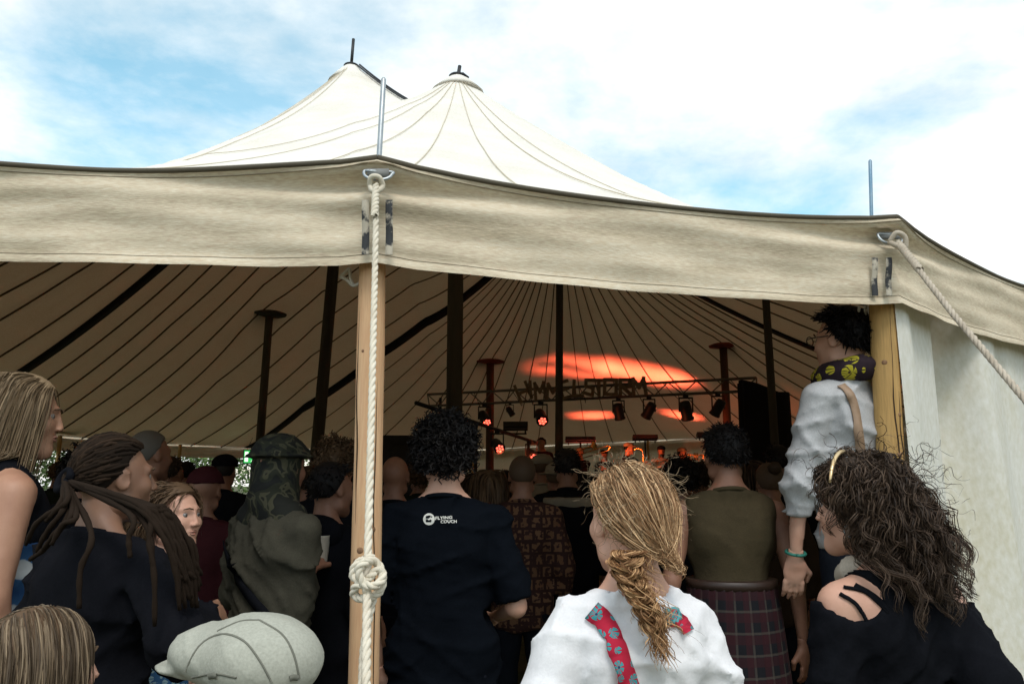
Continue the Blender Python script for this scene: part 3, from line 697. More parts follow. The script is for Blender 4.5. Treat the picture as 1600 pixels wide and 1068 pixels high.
# plank letters
STROKES = {'H': [((0, 0), (0, 1)), ((.62, 0), (.62, 1)), ((0, .5), (.62, .5))], 'I': [((0, 0), (0, 1))], 'M': [((0, 0), (.05, 1)), ((.05, 1), (.4, .42)), ((.4, .42), (.75, 1)), ((.75, 1), (.8, 0))],
           'E': [((0, 0), (0, 1)), ((0, 1), (.6, 1)), ((0, .52), (.5, .52)), ((0, 0), (.6, 0))], 'L': [((0, 0), (0, 1)), ((0, 0), (.55, 0))],
           'S': [((.62, 1), (0, .95)), ((0, .95), (.03, .55)), ((.03, .55), (.6, .48)), ((.6, .48), (.58, 0)), ((.58, 0), (-.1, .12))], 'T': [((0, 1), (.66, 1)), ((.33, 0), (.33, 1))],
           'O': [((0, 0), (0, 1)), ((0, 1), (.7, 1)), ((.7, 1), (.7, 0)), ((.7, 0), (0, 0))], 'R': [((0, 0), (0, 1)), ((0, 1), (.62, 1)), ((.62, 1), (.62, .52)), ((.62, .52), (0, .5)), ((.15, .5), (.66, 0))]}
def sign():
    c = truss_pt(910, False); root = empty('letter_sign', tuple(c)); tag(root, 'row of rough wooden plank letters spelling HIMMELSTORM on the truss', 'sign')
    along = (TR-TL).normalized(); up = Vector((0, 0, 1)); nrm = along.cross(up)
    for ch, x0, x1, y0, y1, rot in (('H', 809, 826, 600, 626, 22), ('I', 829, 829, 597, 620, 4), ('M', 836, 851, 599, 624, 6), ('M', 855, 872, 601, 624, -2), ('E', 876, 889, 597, 622, 16), ('L', 896, 909, 596, 619, -4),
                                ('S', 914, 926, 594, 618, -6), ('T', 928, 941, 595, 618, 0), ('O', 944, 961, 594, 617, -2), ('R', 968, 983, 594, 617, 0), ('M', 988, 1006, 592, 617, 4)):
        b = truss_pt((x0+x1)/2, False); k = b.y/F_PX; h = (y1-y0)*k; w = max(x1-x0, 1)*k*1.05
        cc = b-nrm*(-.05)+up*(b.z*0+((616-26*((x0+x1)/2-668)/514)-(y0+y1)/2)*k)
        cc = b+Vector((0, -.13, 0))+up*((616-26*((x0+x1)/2-668)/514)-(y0+y1)/2)*k
        Mr = Matrix.Rotation(-R(rot), 3, 'Y'); mb = MB(); wid = max(max(max(q[0] for q in s) for s in STROKES[ch]), .01)
        for j, (p, q) in enumerate(STROKES[ch]):
            P = [cc-c+Mr @ (Vector(((v[0]/wid-.5)*w if ch != 'I' else 0, -.004*j, (v[1]-.5)*h))) for v in (p, q)]
            d = (P[1]-P[0]).normalized()*.03; mb.bar(P[0]-d, P[1]+d, .070, .070)
        mb.build('letter', M_letter, root, False)
sign()
# loudspeaker stack and wrapped tower beside the stage
def speakers():
    p = at(625, 735, 14.5); root = empty('loudspeaker_stack', (p.x, 14.5, 0)); tag(root, 'dark loudspeaker stack left of the stage behind the crowd', 'loudspeaker'); zt = at(625, 681, 14.5).z
    for k, (z0, z1, w) in enumerate(((0, .75, .8), (.76, 1.55, .8), (1.56, zt, .72))):
        mb = MB(); mb.box((.02*k, 0, (z0+z1)/2), (w, .7, z1-z0-.01), Matrix.Rotation(.05*k, 3, 'Z')); o = mb.build('cabinet', M_black, root, False)
        mb = MB(); mb.lathe((0.02*k, -.36, (z0+z1)/2), [(.24, 0), (.24, .02), (.10, .005)], 20, Vector((0, -1, 0))); mb.build('speaker_cone', pm('speaker_cone', (.015, .016, .02), .6), o)
speakers()
def tower():
    p = at(1198, 700, 14.0); root = empty('wrapped_tower', (p.x, 14.0, 0)); tag(root, 'tall black cloth-wrapped speaker tower at the stage side, behind the dark pole', 'speaker tower'); zt = at(1198, 615, 14).z
    n = 60; rows = 12; V = []
    for i in range(n):
        a = 2*math.pi*i/n; r = .42*(1/max(abs(math.cos(a)), abs(math.sin(a))))**.7+.025*math.sin(a*11)+.015*math.sin(a*23)
        for k in range(rows):
            h = k/(rows-1); V.append((r*math.cos(a)*(1-.05*h), r*.8*math.sin(a), zt*h+(.35*max(0, .4-math.cos(a))*h**4)*.5))
    I = np.arange(n*rows).reshape(n, rows); J = np.roll(I, -1, 0); Q = np.stack([I[:, :-1], J[:, :-1], J[:, 1:], I[:, 1:]], -1).reshape(-1, 4)
    mesh('cloth_wrap', V, Q, M_cloth_black, root)
    mb = MB(); mb.box((0, 0, zt*.5), (.6, .5, zt-.06)); mb.build('frame', M_black, root, False)
    a, b = at(1163, 602, 14.6)-Vector((p.x, 14, 0)), at(1180, 640, 14.2)-Vector((p.x, 14, 0)); mb = MB(); mb.tube([a, b, Vector((.1, 0, zt*.8))], .05, 8); mb.build('bar', M_black, root)
    stage_light(at(1172, 650, 14.2), .8, (-.8, -.3, -.3), False, 'unlit lamp fixed to the black wrapped tower')
tower()
# exit sign under the far eave
def exit_sign():
    c = at(395, 713, 21.2); w, h = .47, .33; root = empty('exit_sign', tuple(c)); tag(root, 'small lit green emergency exit sign under the far eave', 'exit sign')
    mb = MB(); mb.box((0, .04, 0), (w+.05, .07, h+.05)); mb.build('case', M_black, root, False)
    mb = MB(); mb.box((0, -.003, 0), (w, .012, h)); mb.build('panel', emis('exit_green', (.05, .55, .12), 1.1), root, False)
    wm = emis('exit_white', (.85, 1, .8), 1.5); g = MB()
    g.box((.02, -.014, .09), (.06, .006, .06)); g.bar((.0, -.014, .05), (.04, -.014, -.04), .05, .006); g.bar((.04, -.014, -.04), (-.04, -.014, -.13), .03, .006); g.bar((.04, -.014, -.04), (.11, -.014, -.10), .03, .006); g.bar((0, -.014, .05), (.1, -.014, .02), .025, .006); g.bar((0, -.014, .05), (-.07, -.014, 0), .025, .006)
    g.build('running_figure', wm, root, False)
    g = MB(); g.box((-.165, -.0135, 0), (.09, .006, .26)); g.build('doorway', wm, root, False)
    for s in (-.18, .18): mb = MB(); mb.tube([(s, .04, h/2), (s, .6, h/2+.5)], .006, 5); mb.build('cord', M_black, root)
exit_sign()
# uplights on the stage floor throw the red patches on to the roof
def uplight(pos, target, power, size, blend, col, label, wide=3.0, roll=0.):
    root = empty('floor_uplight', pos); tag(root, label, 'uplight', 'red uplights on the stage floor')
    d = (Vector(target)-Vector(pos)).normalized(); mb = MB(); mb.lathe((0, 0, .16), [(.05, -.12), (.09, -.1), (.09, .08), (.1, .1), (.085, .1)], 14, d); mb.build('housing', M_black, root)
    mb = MB(); mb.lathe((0, 0, .16), [(.08, .094), (.06, .098)], 14, d); mb.build('lens', M_lens, root)
    mb = MB(); mb.box((0, 0, .02), (.2, .2, .04)); mb.build('foot', M_black, root, False)
    l = bpy.data.lights.new('lamp', 'SPOT'); l.energy = power; l.spot_size = R(size); l.spot_blend = blend; l.color = col; l.shadow_soft_size = .22
    o = bpy.data.objects.new('lamp', l); COL.objects.link(o); o.parent = root; o.location = Vector((0, 0, .16))+d*.13; o.rotation_euler = d.to_track_quat('-Z', 'Y').to_euler(); o.scale = (wide, 1, 1)
    o.rotation_euler = (d.to_track_quat('-Z', 'Y').to_matrix() @ Matrix.Rotation(R(roll), 3, 'Z')).to_euler()
RED = (1, .11, .05)
for px, py, pw, sz, wd, rl, lab in ((925, 650, 3000, 6, 5.5, 26, 'small red uplight on the stage floor behind the first letters'), (1066, 650, 4200, 6, 4.0, 24, 'small red uplight on the stage floor near the wrapped tower'),
                            (915, 576, 2600, 15, 3.6, 16, 'small red uplight at the middle of the stage floor'), (1012, 586, 4200, 15, 3.6, 24, 'small red uplight on the stage floor behind the saxophone player')):
    t_ = hit_roof(px, py); uplight((t_.x, min(max(t_.y-1.6, 18.4), 22.9), .61), t_, pw, sz, 1, RED, lab, wd, rl)
# the red stage wash comes from the lit lamps on the rig
def wash(p, target, power, size):
    l = bpy.data.lights.new('wash', 'SPOT'); l.energy = power; l.spot_size = R(size); l.spot_blend = .8; l.color = (1, .16, .05); l.shadow_soft_size = .08
    o = bpy.data.objects.new('lamp', l); COL.objects.link(o); o.location = p; o.rotation_euler = (Vector(target)-Vector(p)).to_track_quat('-Z', 'Y').to_euler()
    return o
for L_, (px, t) in zip([o for o in COL.objects if o.name.startswith('stage_light') and o.type == 'EMPTY' and 'glowing' in o['label']], ((757, (1.5, 22.8, 1)), (845, (3, 22.6, 1)), (748, (2.2, 17.4, 2)), (818, (3.4, 17.4, 2.0)))):
    o = wash((0, -.25, -.42), (0, 0, 0), 560 if px in (748, 818) else 60, 48); o.parent = L_
    o.rotation_euler = (Vector(t)-Vector(L_.location)).to_track_quat('-Z', 'Y').to_euler()
# ------------------------------------------------------------------ people
def skin_mat(name, c, c2): return pm(name, c, .55, var=(14, c2, .35, .75), bump=(120, .12, .002))
SK = {'fair': skin_mat('fair_skin', (.62, .36, .26), (.56, .29, .20)), 'tan': skin_mat('tanned_skin', (.46, .25, .16), (.38, .19, .12)), 'dim': skin_mat('shaded_skin', (.30, .145, .09), (.22, .10, .065)), 'brown': skin_mat('brown_skin', (.24, .125, .075), (.19, .095, .06))}  # dim: darker skin for figures inside, the tent's shade put into the colour
M_eye = pm('eye_white', (.22, .20, .19), .3); M_iris = pm('iris', (.05, .045, .04), .2); M_lip = pm('lips', (.40, .19, .14), .5); M_brow = pm('brow_hair', (.09, .055, .03), .8)
def np3(v): return np.array(v, float)
def head_sdf(res, fem=False):
    f_ = .72 if fem else 1.
    s = SDF((-.11, -.14, -.15), (.11, .15, .15), res)
    s.ell((0, -.016, .03), (.077, .098, .092), .02); s.ell((0, .03, -.025), (.063, .068, .088), .03)
    s.cap((-.05, .0, -.07), (0, .072, -.098), .024, .020, .03); s.cap((.05, .0, -.07), (0, .072, -.098), .024, .020, .03)
    for q in (-1, 1):
        s.ell((q*.038, .062, -.02), (.026, .026, .024), .02)
        s.cap((q*.012, .092-.006*fem, .034), (q*.045, .072-.004*fem, .030), .011*f_, .010*f_, .015)
    s.cap((0, .094, .02), (0, .116-.007*fem, -.022), .0085*f_, .0125*f_, .012)
    for q in (-1, 1): s.ell((q*.012, .106, -.026), (.0085, .010, .008), .006)
    for q in (-1, 1): s.ell((q*.031, .101, .010), (.016, .014, .011), .010, 'd')
    s.cap((-.020, .088, -.050), (.020, .088, -.050), .0085, None, .008); s.cap((-.016, .087, -.062), (.016, .087, -.062), .0090, None, .008)
    s.cap((-.022, .101, -.0555), (.022, .101, -.0555), .0022, None, .004, 1., 'd')
    for q in (-1, 1):
        s.ell((q*.080, -.010, .0), (.010, .021, .034), .006, rot=Matrix.Rotation(q*R(-18), 3, 'Z')); s.ell((q*.090, -.006, .004), (.007, .012, .02), .005, 'd')
    s.cap((0, -.03, -.05), (0, -.035, -.15), .052, .054, .02)
    return s.mesh()
HEADS = {}
def head_mesh(res, fem=False):
    if (res, fem) not in HEADS: HEADS[res, fem] = head_sdf(res, fem)
    return HEADS[res, fem]
HANDS = {}
def hand_mesh(side, curl, hr=.0052):
    key = (side, curl, hr)
    if key not in HANDS:
        s = SDF((-.085, -.06, -.215), (.085, .10, .03), hr)
        s.cap((0, 0, .02), (0, 0, -.02), .027, .028, .02, 1.3); s.ell((0, 0, -.055), (.041, .0165, .052), .02)
        for x, L_ in zip((-.030, -.0105, .0105, .029), (.062, .076, .080, .070) if side > 0 else (.070, .080, .076, .062)):
            p = np3((x, 0, -.094)); a = 0.
            for q, (l, b) in enumerate(((.45, curl*.55), (.32, curl), (.26, curl*.7))):
                a += b; d = np3((x*.9*(1-.5*q)*.4, math.sin(a), -math.cos(a))); d /= np.linalg.norm(d); e = p+d*L_*l
                s.cap(p, e, .0098-.0012*q, .0090-.0012*q, .004); p = e
        t = -side; s.cap((t*.026, .004, -.028), (t*.056, .018, -.062), .013, .0115, .012); s.cap((t*.056, .018, -.062), (t*.050, .022+.018*curl, -.095), .0108, .0085, .004)
        HANDS[key] = s.mesh()
    return HANDS[key]
class Body: pass
def cut(s, p, n, rad):
    p = np3(p); n = np3(n)/np.linalg.norm(n); sl, X, Y, Z = s._loc(p-rad, p+rad)
    d = (X-p[0])*n[0]+(Y-p[1])*n[1]+(Z-p[2])*n[2]; m = ((X-p[0])**2+(Y-p[1])**2+(Z-p[2])**2 < rad*rad) & (d > 0)
    s.D[sl] = np.where(m, np.maximum(s.D[sl], d), s.D[sl])
def person(label, px, top, D, yaw=0, hy=None, hp=0., base=0., sw=1., fat=1., arms=None, skin='fair', hs=1., lean=(0, 0), res=.016, headres=.0068, group=None, curl=(.35, .35), cat='person', eyes=False, hips=1., covered=True):
    """body as one mesh standing at column px with the crown at row top; returns handles for the clothes"""
    b = Body(); P = at(px, top, D); yaw = R(yaw); hy = yaw if hy is None else R(hy); b.loc = Vector((P.x, P.y, base)); b.yaw = yaw
    b.s = (P.z-base)/1.75; b.M = Matrix.Translation(b.loc) @ Matrix.Rotation(yaw, 4, 'Z') @ Matrix.Scale(b.s, 4); b.Mi = b.M.inverted(); b.sw, b.fat, b.hips = sw, fat, hips
    hs = hs; hc = Vector((lean[0], .012+lean[1], 1.75-.122*hs)); b.hc = hc
    # the column px belongs to the head: shift the feet so that a leaning head still lands there
    sh = Matrix.Rotation(yaw, 3, 'Z') @ Vector((lean[0], lean[1], 0))*b.s; b.loc -= sh; b.M = Matrix.Translation(b.loc) @ Matrix.Rotation(yaw, 4, 'Z') @ Matrix.Scale(b.s, 4); b.Mi = b.M.inverted()
    b.H = Matrix.Translation(hc) @ Matrix.Rotation(hy-yaw, 4, 'Z') @ Matrix.Rotation(hp, 4, 'X') @ Matrix.Scale(hs, 4)
    b.sh = {}; b.el = {}; b.wr = {}; drop = (hs-1)*.20; b.zs = 1.43-drop
    for q, nm in ((-1, 'L'), (1, 'R')):
        S = np3((q*.182*sw, -.01, b.zs-.035)); a = (arms or {}).get(nm)
        if a is None: E = S+np3((q*.055, -.035, -.285)); W = E+np3((q*.005, .07, -.245))
        else:
            E, W = [np3(b.Mi @ v) if isinstance(v, Vector) else np3((q*v[0], v[1], v[2])) for v in a]
            if not isinstance(a[0], Vector): E = S+E
            if not isinstance(a[1], Vector): W = E+W
            u = E-S; E = S+u/np.linalg.norm(u)*min(max(np.linalg.norm(u), .27), .32); u = W-E; W = E+u/np.linalg.norm(u)*min(max(np.linalg.norm(u), .23), .27)
        b.sh[nm], b.el[nm], b.wr[nm] = S, E, W
    lo = np.minimum.reduce([np3((-.3, -.2, -.01))]+[v for d in (b.el, b.wr) for v in d.values()])-.09; hi = np.maximum.reduce([np3((.3, .25, 1.6))]+[v for d in (b.el, b.wr) for v in d.values()])+.09; lo[2] = -.03
    b.lo, b.hi = lo, hi
    s = SDF(lo, hi, (res*1.1, res*1.1, res*1.25)); torso(s, b, -.014 if covered else 0.); limbs(s, b, -.006 if covered else 0.)
    nk = np3(b.H @ Vector((0, -.03, -.06))); s.cap((0, -.025, b.zs+.03), nk, .056, .054*hs, .03)
    parts = [s.mesh()]
    V, Fc = head_mesh(headres, any(w in label for w in ('woman', 'girl', 'child'))); V = (np.c_[V, np.ones(len(V))] @ np.array(b.H).T)[:, :3]; parts.append((V, Fc))
    for (nm, q), c in zip((('L', -1), ('R', 1)), curl):
        V, Fc = hand_mesh(q, c, .0055 if res < .019 else .0085); d = Vector(b.wr[nm]-b.el[nm]).normalized(); Rm = (-d).to_track_quat('Z', 'X').to_matrix()
        f = Rm.transposed() @ Vector((-q*.6, .8, 0)); an = math.atan2(-f.x, f.y); Rm = Rm @ Matrix.Rotation(an, 3, 'Z')
        parts.append((V @ np.array(Rm).T+b.wr[nm], Fc))
    V, Fc = join(parts); o = mesh('person', V*b.s, Fc, SK[skin]); o.location = b.loc; o.rotation_euler = (0, 0, yaw); b.o = o; b.skin = skin
    tag(o, label, cat, group)
    if eyes:
        for q in (-1, 1):
            mb = MB(); c = Vector((q*.031, .0772, .010))
            mb.lathe(c, [(.001, -.0125), (.009, -.009), (.0125, 0), (.009, .009), (.0055, .0112), (.001, .0125)], 12, Vector((0, 1, 0))); e = put(b, 'eye', mb, M_eye)
            m2 = MB(); m2.lathe(c+Vector((0, .0085, 0)), [(.0062, 0), (.0055, .0028), (.002, .0042)], 12, Vector((0, 1, 0))); put(b, 'iris', m2, M_iris, e)
            m3 = MB(); m3.tube([(q*.014, .104, .031), (q*.03, .100, .036), (q*.046, .086, .031)], [.0025, .0032, .0015], 5); put(b, 'eyebrow', m3, M_brow)
        m4 = MB(); m4.tube([(-.021, .0945, -.0525), (-.008, .100, -.050), (.008, .100, -.050), (.021, .0945, -.0525)], [.002, .0042, .0042, .002], 6); m4.tube([(-.018, .095, -.0575), (0, .0995, -.0615), (.018, .095, -.0575)], [.002, .005, .002], 6); put(b, 'lips', m4, M_lip)
    return b
def torso(s, b, t, k=.03, low=None):
    sw, f, z = b.sw, b.fat, b.zs; h = b.hips; q = z/1.43
    s.cap((-.075*h, -.01, .93*q), (.075*h, -.01, .93*q), .118*f+t, None, k, 1.22); s.cap((0, 0, 1.0*q), (0, 0, 1.18*q), .135*f+t, .140*f+t, k, 1.30)
    s.ell((0, .0, 1.285*q), (.172*sw*f**.5+t, .118*f+t, .17+t*.6), k); s.cap((-.135*sw, -.012, z-.035), (.135*sw, -.012, z-.035), .060+t*.9, None, k)
    for e in (-1, 1):
        s.cap((e*.13*sw, -.02, z-.025), (e*.035, -.03, z+.055), .046+t*.7, .044+t*.5, k)
        if t >= 0: s.ell((e*.085*sw, -.075, z-.10), (.075+t*.3, .04+t, .10), .04)
    if t > 0: s.cap((0, -.045, z-.06), (0, -.032, z+.065), .062+t, .055+t*.5, k)
def limbs(s, b, t, k=.03, arms=2., legs=True, tc=0.):
    f = b.fat**.5; q = b.zs/1.43
    for nm, e in (('L', -1), ('R', 1)):
        S, E, W = b.sh[nm], b.el[nm], b.wr[nm]
        if arms > 0: s.cap(S, S+(E-S)*min(arms, 1), .054*f+t, .042*f+t+tc, k)
        if arms > 1: s.cap(E, E+(W-E)*(arms-1), .042*f+t+tc, .029+t+tc, k*.7)
        if legs:
            s.cap((e*.088, -.01, .88*q), (e*.10, .01, .48*q), .088*f+t, .058+t, k); s.cap((e*.10, .01, .48*q), (e*.10, -.02, .09), .057+t, .040+t, k)
            if t <= 0: s.cap((e*.10, -.04, .045), (e*.125, .13, .035), .042, .034, k)
def put(b, name, mb, mat, parent=None, head=True):
    V = np.array([tuple(v) for v in mb.v]); Mx = np.array(b.H if head else Matrix.Identity(4))
    V = (np.c_[V, np.ones(len(V))] @ Mx.T)[:, :3]*b.s
    return mesh(name, V, mb.f, mat, parent or b.o)
def putv(b, name, V, Fc, mat, head=True, parent=None):
    if head: V = (np.c_[V, np.ones(len(V))] @ np.array(b.H).T)[:, :3]
    return mesh(name, V*b.s, Fc, mat, parent or b.o)
_seed = [10]
def shirt(b, mat, t=.014, hem=.84, sleeve=.62, amp=.006, name='shirt', res=.0115, loose=0., top=None, direc=(.3, .2, .9), neck=.064, nz=.052, extra=None, cuff=.012, freq=(16, 26), front=0.):
    _seed[0] += 1; s = SDF(b.lo-.03, b.hi+.03, res); q = b.zs/1.43; torso(s, b, t*.6, .028); limbs(s, b, t*.5, .025, sleeve, False, cuff)
    if loose: s.cap((-.05, -.005, .80*q), (-.06, -.005, 1.2*q), .115*b.fat+loose, .105*b.fat, .03, 1.25); s.cap((.05, -.005, .80*q), (.06, -.005, 1.2*q), .115*b.fat+loose, .105*b.fat, .03, 1.25)
    if extra: extra(s)
    s.ripple(folds(amp*1.5, _seed[0], freq, direc)); s.ripple(folds(amp*.5, _seed[0]+50, (34, 54)))
    for nm in ('L', 'R'):
        S, E, W = b.sh[nm], b.el[nm], b.wr[nm]
        if 0 < sleeve <= 1: cut(s, S+(E-S)*sleeve, E-S, .13)
        elif sleeve > 1: cut(s, E+(W-E)*(sleeve-1), W-E, .10)
    sl, X, Y, Z = s._loc((-9, -9, -9), (9, 9, hem+.1)); w = hem+.012*np.sin(X*17+Y*9); s.D[sl] = np.maximum(s.D[sl], (w-Z).astype(np.float32))
    if neck > .08: s.cap((0, -.015, b.zs+nz+neck), (0, -.01, b.zs+.3), neck, neck*1.3, .01, 1., 'd')
    else: s.plane((0, -.03, b.zs+nz), (0, .28, 1))
    if top is not None: top(s)
    V, Fc = s.mesh(); o = putv(b, name, V, Fc, mat, False)
    if neck <= .08 and top is None or name == 'vest' and neck < .07:
        mb = MB(); mb.tube([(.074*math.cos(q), -.022+.068*math.sin(q), b.zs+nz-.004-.28*(.008+.068*math.sin(q))) for q in np.linspace(0, 2*math.pi, 25)], .0095, 6); put(b, 'collar', mb, mat, o, False)
    return o
def trousers(b, mat, t=.010, topz=.87, res=.032, name='trousers', amp=.006, bottom=.06):
    _seed[0] += 1; s = SDF(np3((-.32, -.25, .0)), np3((.32, .25, topz+.05)), res); q = b.zs/1.43
    s.cap((-.075*b.hips, -.01, .93*q), (.075*b.hips, -.01, .93*q), .118*b.fat+t, None, .05, 1.2); s.cap((0, 0, .95*q), (0, 0, 1.1*q), .135*b.fat+t, None, .05, 1.3); limbs(s, b, t, .03, 0, True); s.plane((0, 0, topz), (0, 0, 1)); s.ripple(folds(amp, _seed[0])); s.plane((0, 0, bottom), (0, 0, -1))
    V, Fc = s.mesh(); return putv(b, name, V, Fc, mat, False)
def shoes(b, mat):
    for e in (-1, 1):
        s = SDF((e*.11-.08, -.12, -.02), (e*.11+.08, .2, .14), .024); s.cap((e*.10, -.045, .052), (e*.125, .13, .042), .052, .043, .02); s.cap((e*.10, -.04, .06), (e*.10, -.03, .11), .048, .05, .02); s.plane((0, 0, 0), (0, 0, -1))
        V, Fc = s.mesh(); putv(b, 'shoe', V, Fc, mat, False)
M_shoe = pm('dark_shoe', (.03, .025, .02), .6)
# ---- hair
SC_C, SC_R = np3((0, -.014, .032)), np3((.079, .101, .095))
def hairline(y): return np.interp(y, [-1, -.35, -.05, .3, .6, 1], [-.72, -.60, -.15, .40, .58, .66])
def scalp(n, seed, low=0.):
    g = np.random.default_rng(seed); d = g.normal(size=(n*3, 3)); d /= np.linalg.norm(d, axis=1)[:, None]
    d = d[d[:, 2] > hairline(d[:, 1])+low][:n]; return d
def hair_cap(b, mat, thick=.010, amp=.004, name='hair', seed=0, low=0., freq=(60, 110), res=.0065, shape=None):
    s = SDF((-.14, -.17, -.16), (.14, .15, .18), res); r = SC_R+thick; s.ell(SC_C, r, 0)
    X = s.ax[0][:, None, None]-SC_C[0]; Y = s.ax[1][None, :, None]-SC_C[1]; Z = s.ax[2][None, None, :]-SC_C[2]
    n = np.sqrt((X/r[0])**2+(Y/r[1])**2+(Z/r[2])**2)+1e-6; hl = (hairline(Y/r[1]/n)+low-Z/r[2]/n)*.09; s.D = np.maximum(s.D, hl.astype(np.float32))
    if shape: shape(s)
    if amp: s.ripple(folds(amp, 300+seed, freq), .03)
    V, Fc = s.mesh(); return putv(b, name, V, Fc, mat)
def grow(d, L_, n, comb, seed, noise=.15, infl=(.0, .12), stiff=.6, init=.6, body=True, wave=0., wl=.05, lens=(.7, 1.)):
    g = np.random.default_rng(seed); N_ = len(d); inf = g.uniform(*infl, (N_, 1)); R_ = SC_R*(1+inf*.55); p = SC_C+d*R_*.98; v = d*init+comb(p)*(1-init); v /= np.linalg.norm(v, axis=1)[:, None]
    P = [p]; ll = L_*g.uniform(*lens, (N_, 1)); nz = g.normal(size=(N_, 3))*noise
    for i in range(n-1):
        nz = nz*.8+g.normal(size=(N_, 3))*noise*.5
        v = v*stiff+comb(p)*(1-stiff)+nz; v /= np.linalg.norm(v, axis=1)[:, None]+1e-9; p = p+v*ll/(n-1)
        e = (p-SC_C)/R_; m = np.linalg.norm(e, axis=1)[:, None]; p = np.where(m < 1, SC_C+e/np.maximum(m, 1e-6)*R_, p)
        if body:
            k = np.clip((-.12-p[:, 2:3])/.06, 0, 1); lim = -.075-.02*inf/.1; p[:, 1:2] = np.where((k > 0) & (p[:, 1:2] < .03) & (np.abs(p[:, 0:1]) < .16), np.minimum(p[:, 1:2], p[:, 1:2]*(1-k)+lim*k), p[:, 1:2])
        P.append(p)
    P = np.stack(P, 1)
    if wave:
        t = np.linspace(0, 1, n)[None, :, None]; T = np.gradient(P, axis=1); T /= np.linalg.norm(T, axis=2, keepdims=True)+1e-9; U = np.cross(T, g.normal(size=(N_, 1, 3))); U /= np.linalg.norm(U, axis=2, keepdims=True)+1e-9; W = np.cross(T, U)
        a = 2*math.pi*t*ll[:, None]/wl*g.uniform(.7, 1.3, (N_, 1, 1))+g.uniform(0, 6, (N_, 1, 1)); w = wave*np.minimum(t*4, 1)*g.uniform(.5, 1.2, (N_, 1, 1)); P = P+(U*np.cos(a)+W*np.sin(a))*w
    return P
def nrm(v): return v/(np.linalg.norm(v, axis=-1, keepdims=True)+1e-9)
def down(p): return np.tile(np3((0, -.25, -1)), (len(p), 1))
def out_down(p): return nrm((p-SC_C)/SC_R*.8+np3((0, -.15, -.7)))
def crown_flow(p):   # away from the crown, following the skull
    e = nrm((p-SC_C)/SC_R); c = np3((0, -.45, .9)); c /= np.linalg.norm(c); f = e-c*(e@c)[:, None]; return nrm(f+np3((0, 0, -.35)))
def fall(back=.2, side=1., rad=1.4):
    g = np3((0, -back, -1)); g /= np.linalg.norm(g)
    def fn(p):
        e = (p-SC_C)/SC_R; m = np.linalg.norm(e, axis=1)[:, None]; n = nrm(e/SC_R); gn = (n@g)[:, None]
        gt = g-np.where((gn < 0) & (m < rad), gn, 0)*n; k = np.clip((n[:, 2:3]-.25)*1.6, 0, 1)*(m < rad)
        fl = np.stack([np.sign(p[:, 0])*side, np.full(len(p), -.7), np.full(len(p), -.1)], 1)
        return nrm(gt+fl*k*.9)
    return fn
def to_pt(T):
    T = np3(T)
    def fn(p):
        e = nrm((p-SC_C)/SC_R**2); f = nrm(T-p); return nrm(f-e*np.maximum(-(f*e).sum(1), 0)[:, None]*-1*0-e*np.minimum((f*e).sum(1), 0)[:, None])
    return fn
def hair_strands(b, mat, P, r, name='hair', parent=None, n=2, r1=None):
    if n == 2: r = r*1.35; r1 = r1*1.35 if r1 else None
    V, Fc = strands_mesh(P, r, r1, n); return putv(b, name, V, Fc, mat, True, parent)
HAIR = {k: hair_mat('hair_'+k, a, c) for k, (a, c) in dict(black=((.008, .007, .008), (.022, .018, .016)), darkbrown=((.022, .014, .010), (.105, .068, .045)), brown=((.07, .042, .024), (.17, .105, .06)), dirty=((.14, .095, .055), (.36, .26, .16)), blonde=((.34, .24, .13), (.62, .48, .30)), auburn=((.24, .12, .055), (.88, .60, .34)), grey=((.10, .09, .08), (.22, .20, .18)), dread=((.010, .007, .005), (.036, .022, .014)), ginger=((.15, .066, .027), (.72, .44, .22)), lightbrown=((.05, .034, .022), (.30, .22, .14))).items()}
MATS['hair_dread'].node_tree.nodes['Principled BSDF'].inputs['Specular IOR Level'].default_value = .08; MATS['hair_dread'].node_tree.nodes['Principled BSDF'].inputs['Roughness'].default_value = .9
MATS['hair_black'].node_tree.nodes['Principled BSDF'].inputs['Specular IOR Level'].default_value = .15
def short_hair(b, col, L_=.03, n=500, thick=.007, wave=0., seed=1, r=.0018, noise=.25, wl=.03, steps=6, amp=.003, infl=(0, .12), low=0., cres=.008):
    o = hair_cap(b, HAIR[col], thick, amp, seed=seed, low=low, res=cres); P = grow(scalp(n, seed, low+.03), L_, steps, out_down if wave else crown_flow, seed, noise, infl, .5, .55, False, wave, wl)
    hair_strands(b, HAIR[col], P, r, 'hair_strands', o); return o
def hat(b, mat, crown=(.098, .122, .075), cz=.075, brim=None, name='hat', amp=0., peak=None, tilt=0.):
    s = SDF((-.22, -.24, -.10), (.22, .26, .22), .0075); s.ell((0, -.008, cz), crown, .0, rot=Matrix.Rotation(tilt, 3, 'X')); s.cap((0, -.01, .05), (0, -.01, cz), .0)
    s.plane((0, 0, .045), (0, 0, -1))
    if brim: s.ell((0, -.008, .05), (brim, brim*1.15, .010), .015)
    if peak: s.ell((0, .12, .052), (.072, .075, .010), .012)
    if amp: s.ripple(folds(amp, 77), .03)
    V, Fc = s.mesh(); return putv(b, name, V, Fc, mat)
def bvh(o):
    M_ = Matrix.Translation(o.parent.location) @ o.parent.rotation_euler.to_matrix().to_4x4() if o.parent else Matrix.Translation(o.location) @ o.rotation_euler.to_matrix().to_4x4()
    return BVHTree.FromPolygons([M_ @ v.co for v in o.data.vertices], [p.vertices[:] for p in o.data.polygons]), M_
def on_surface(o, px, py, bv=None):
    t, M_ = bv or bvh(o); d = ray(px, py).normalized(); h = t.ray_cast(Vector((0, 0, CAM_H)), d); return h
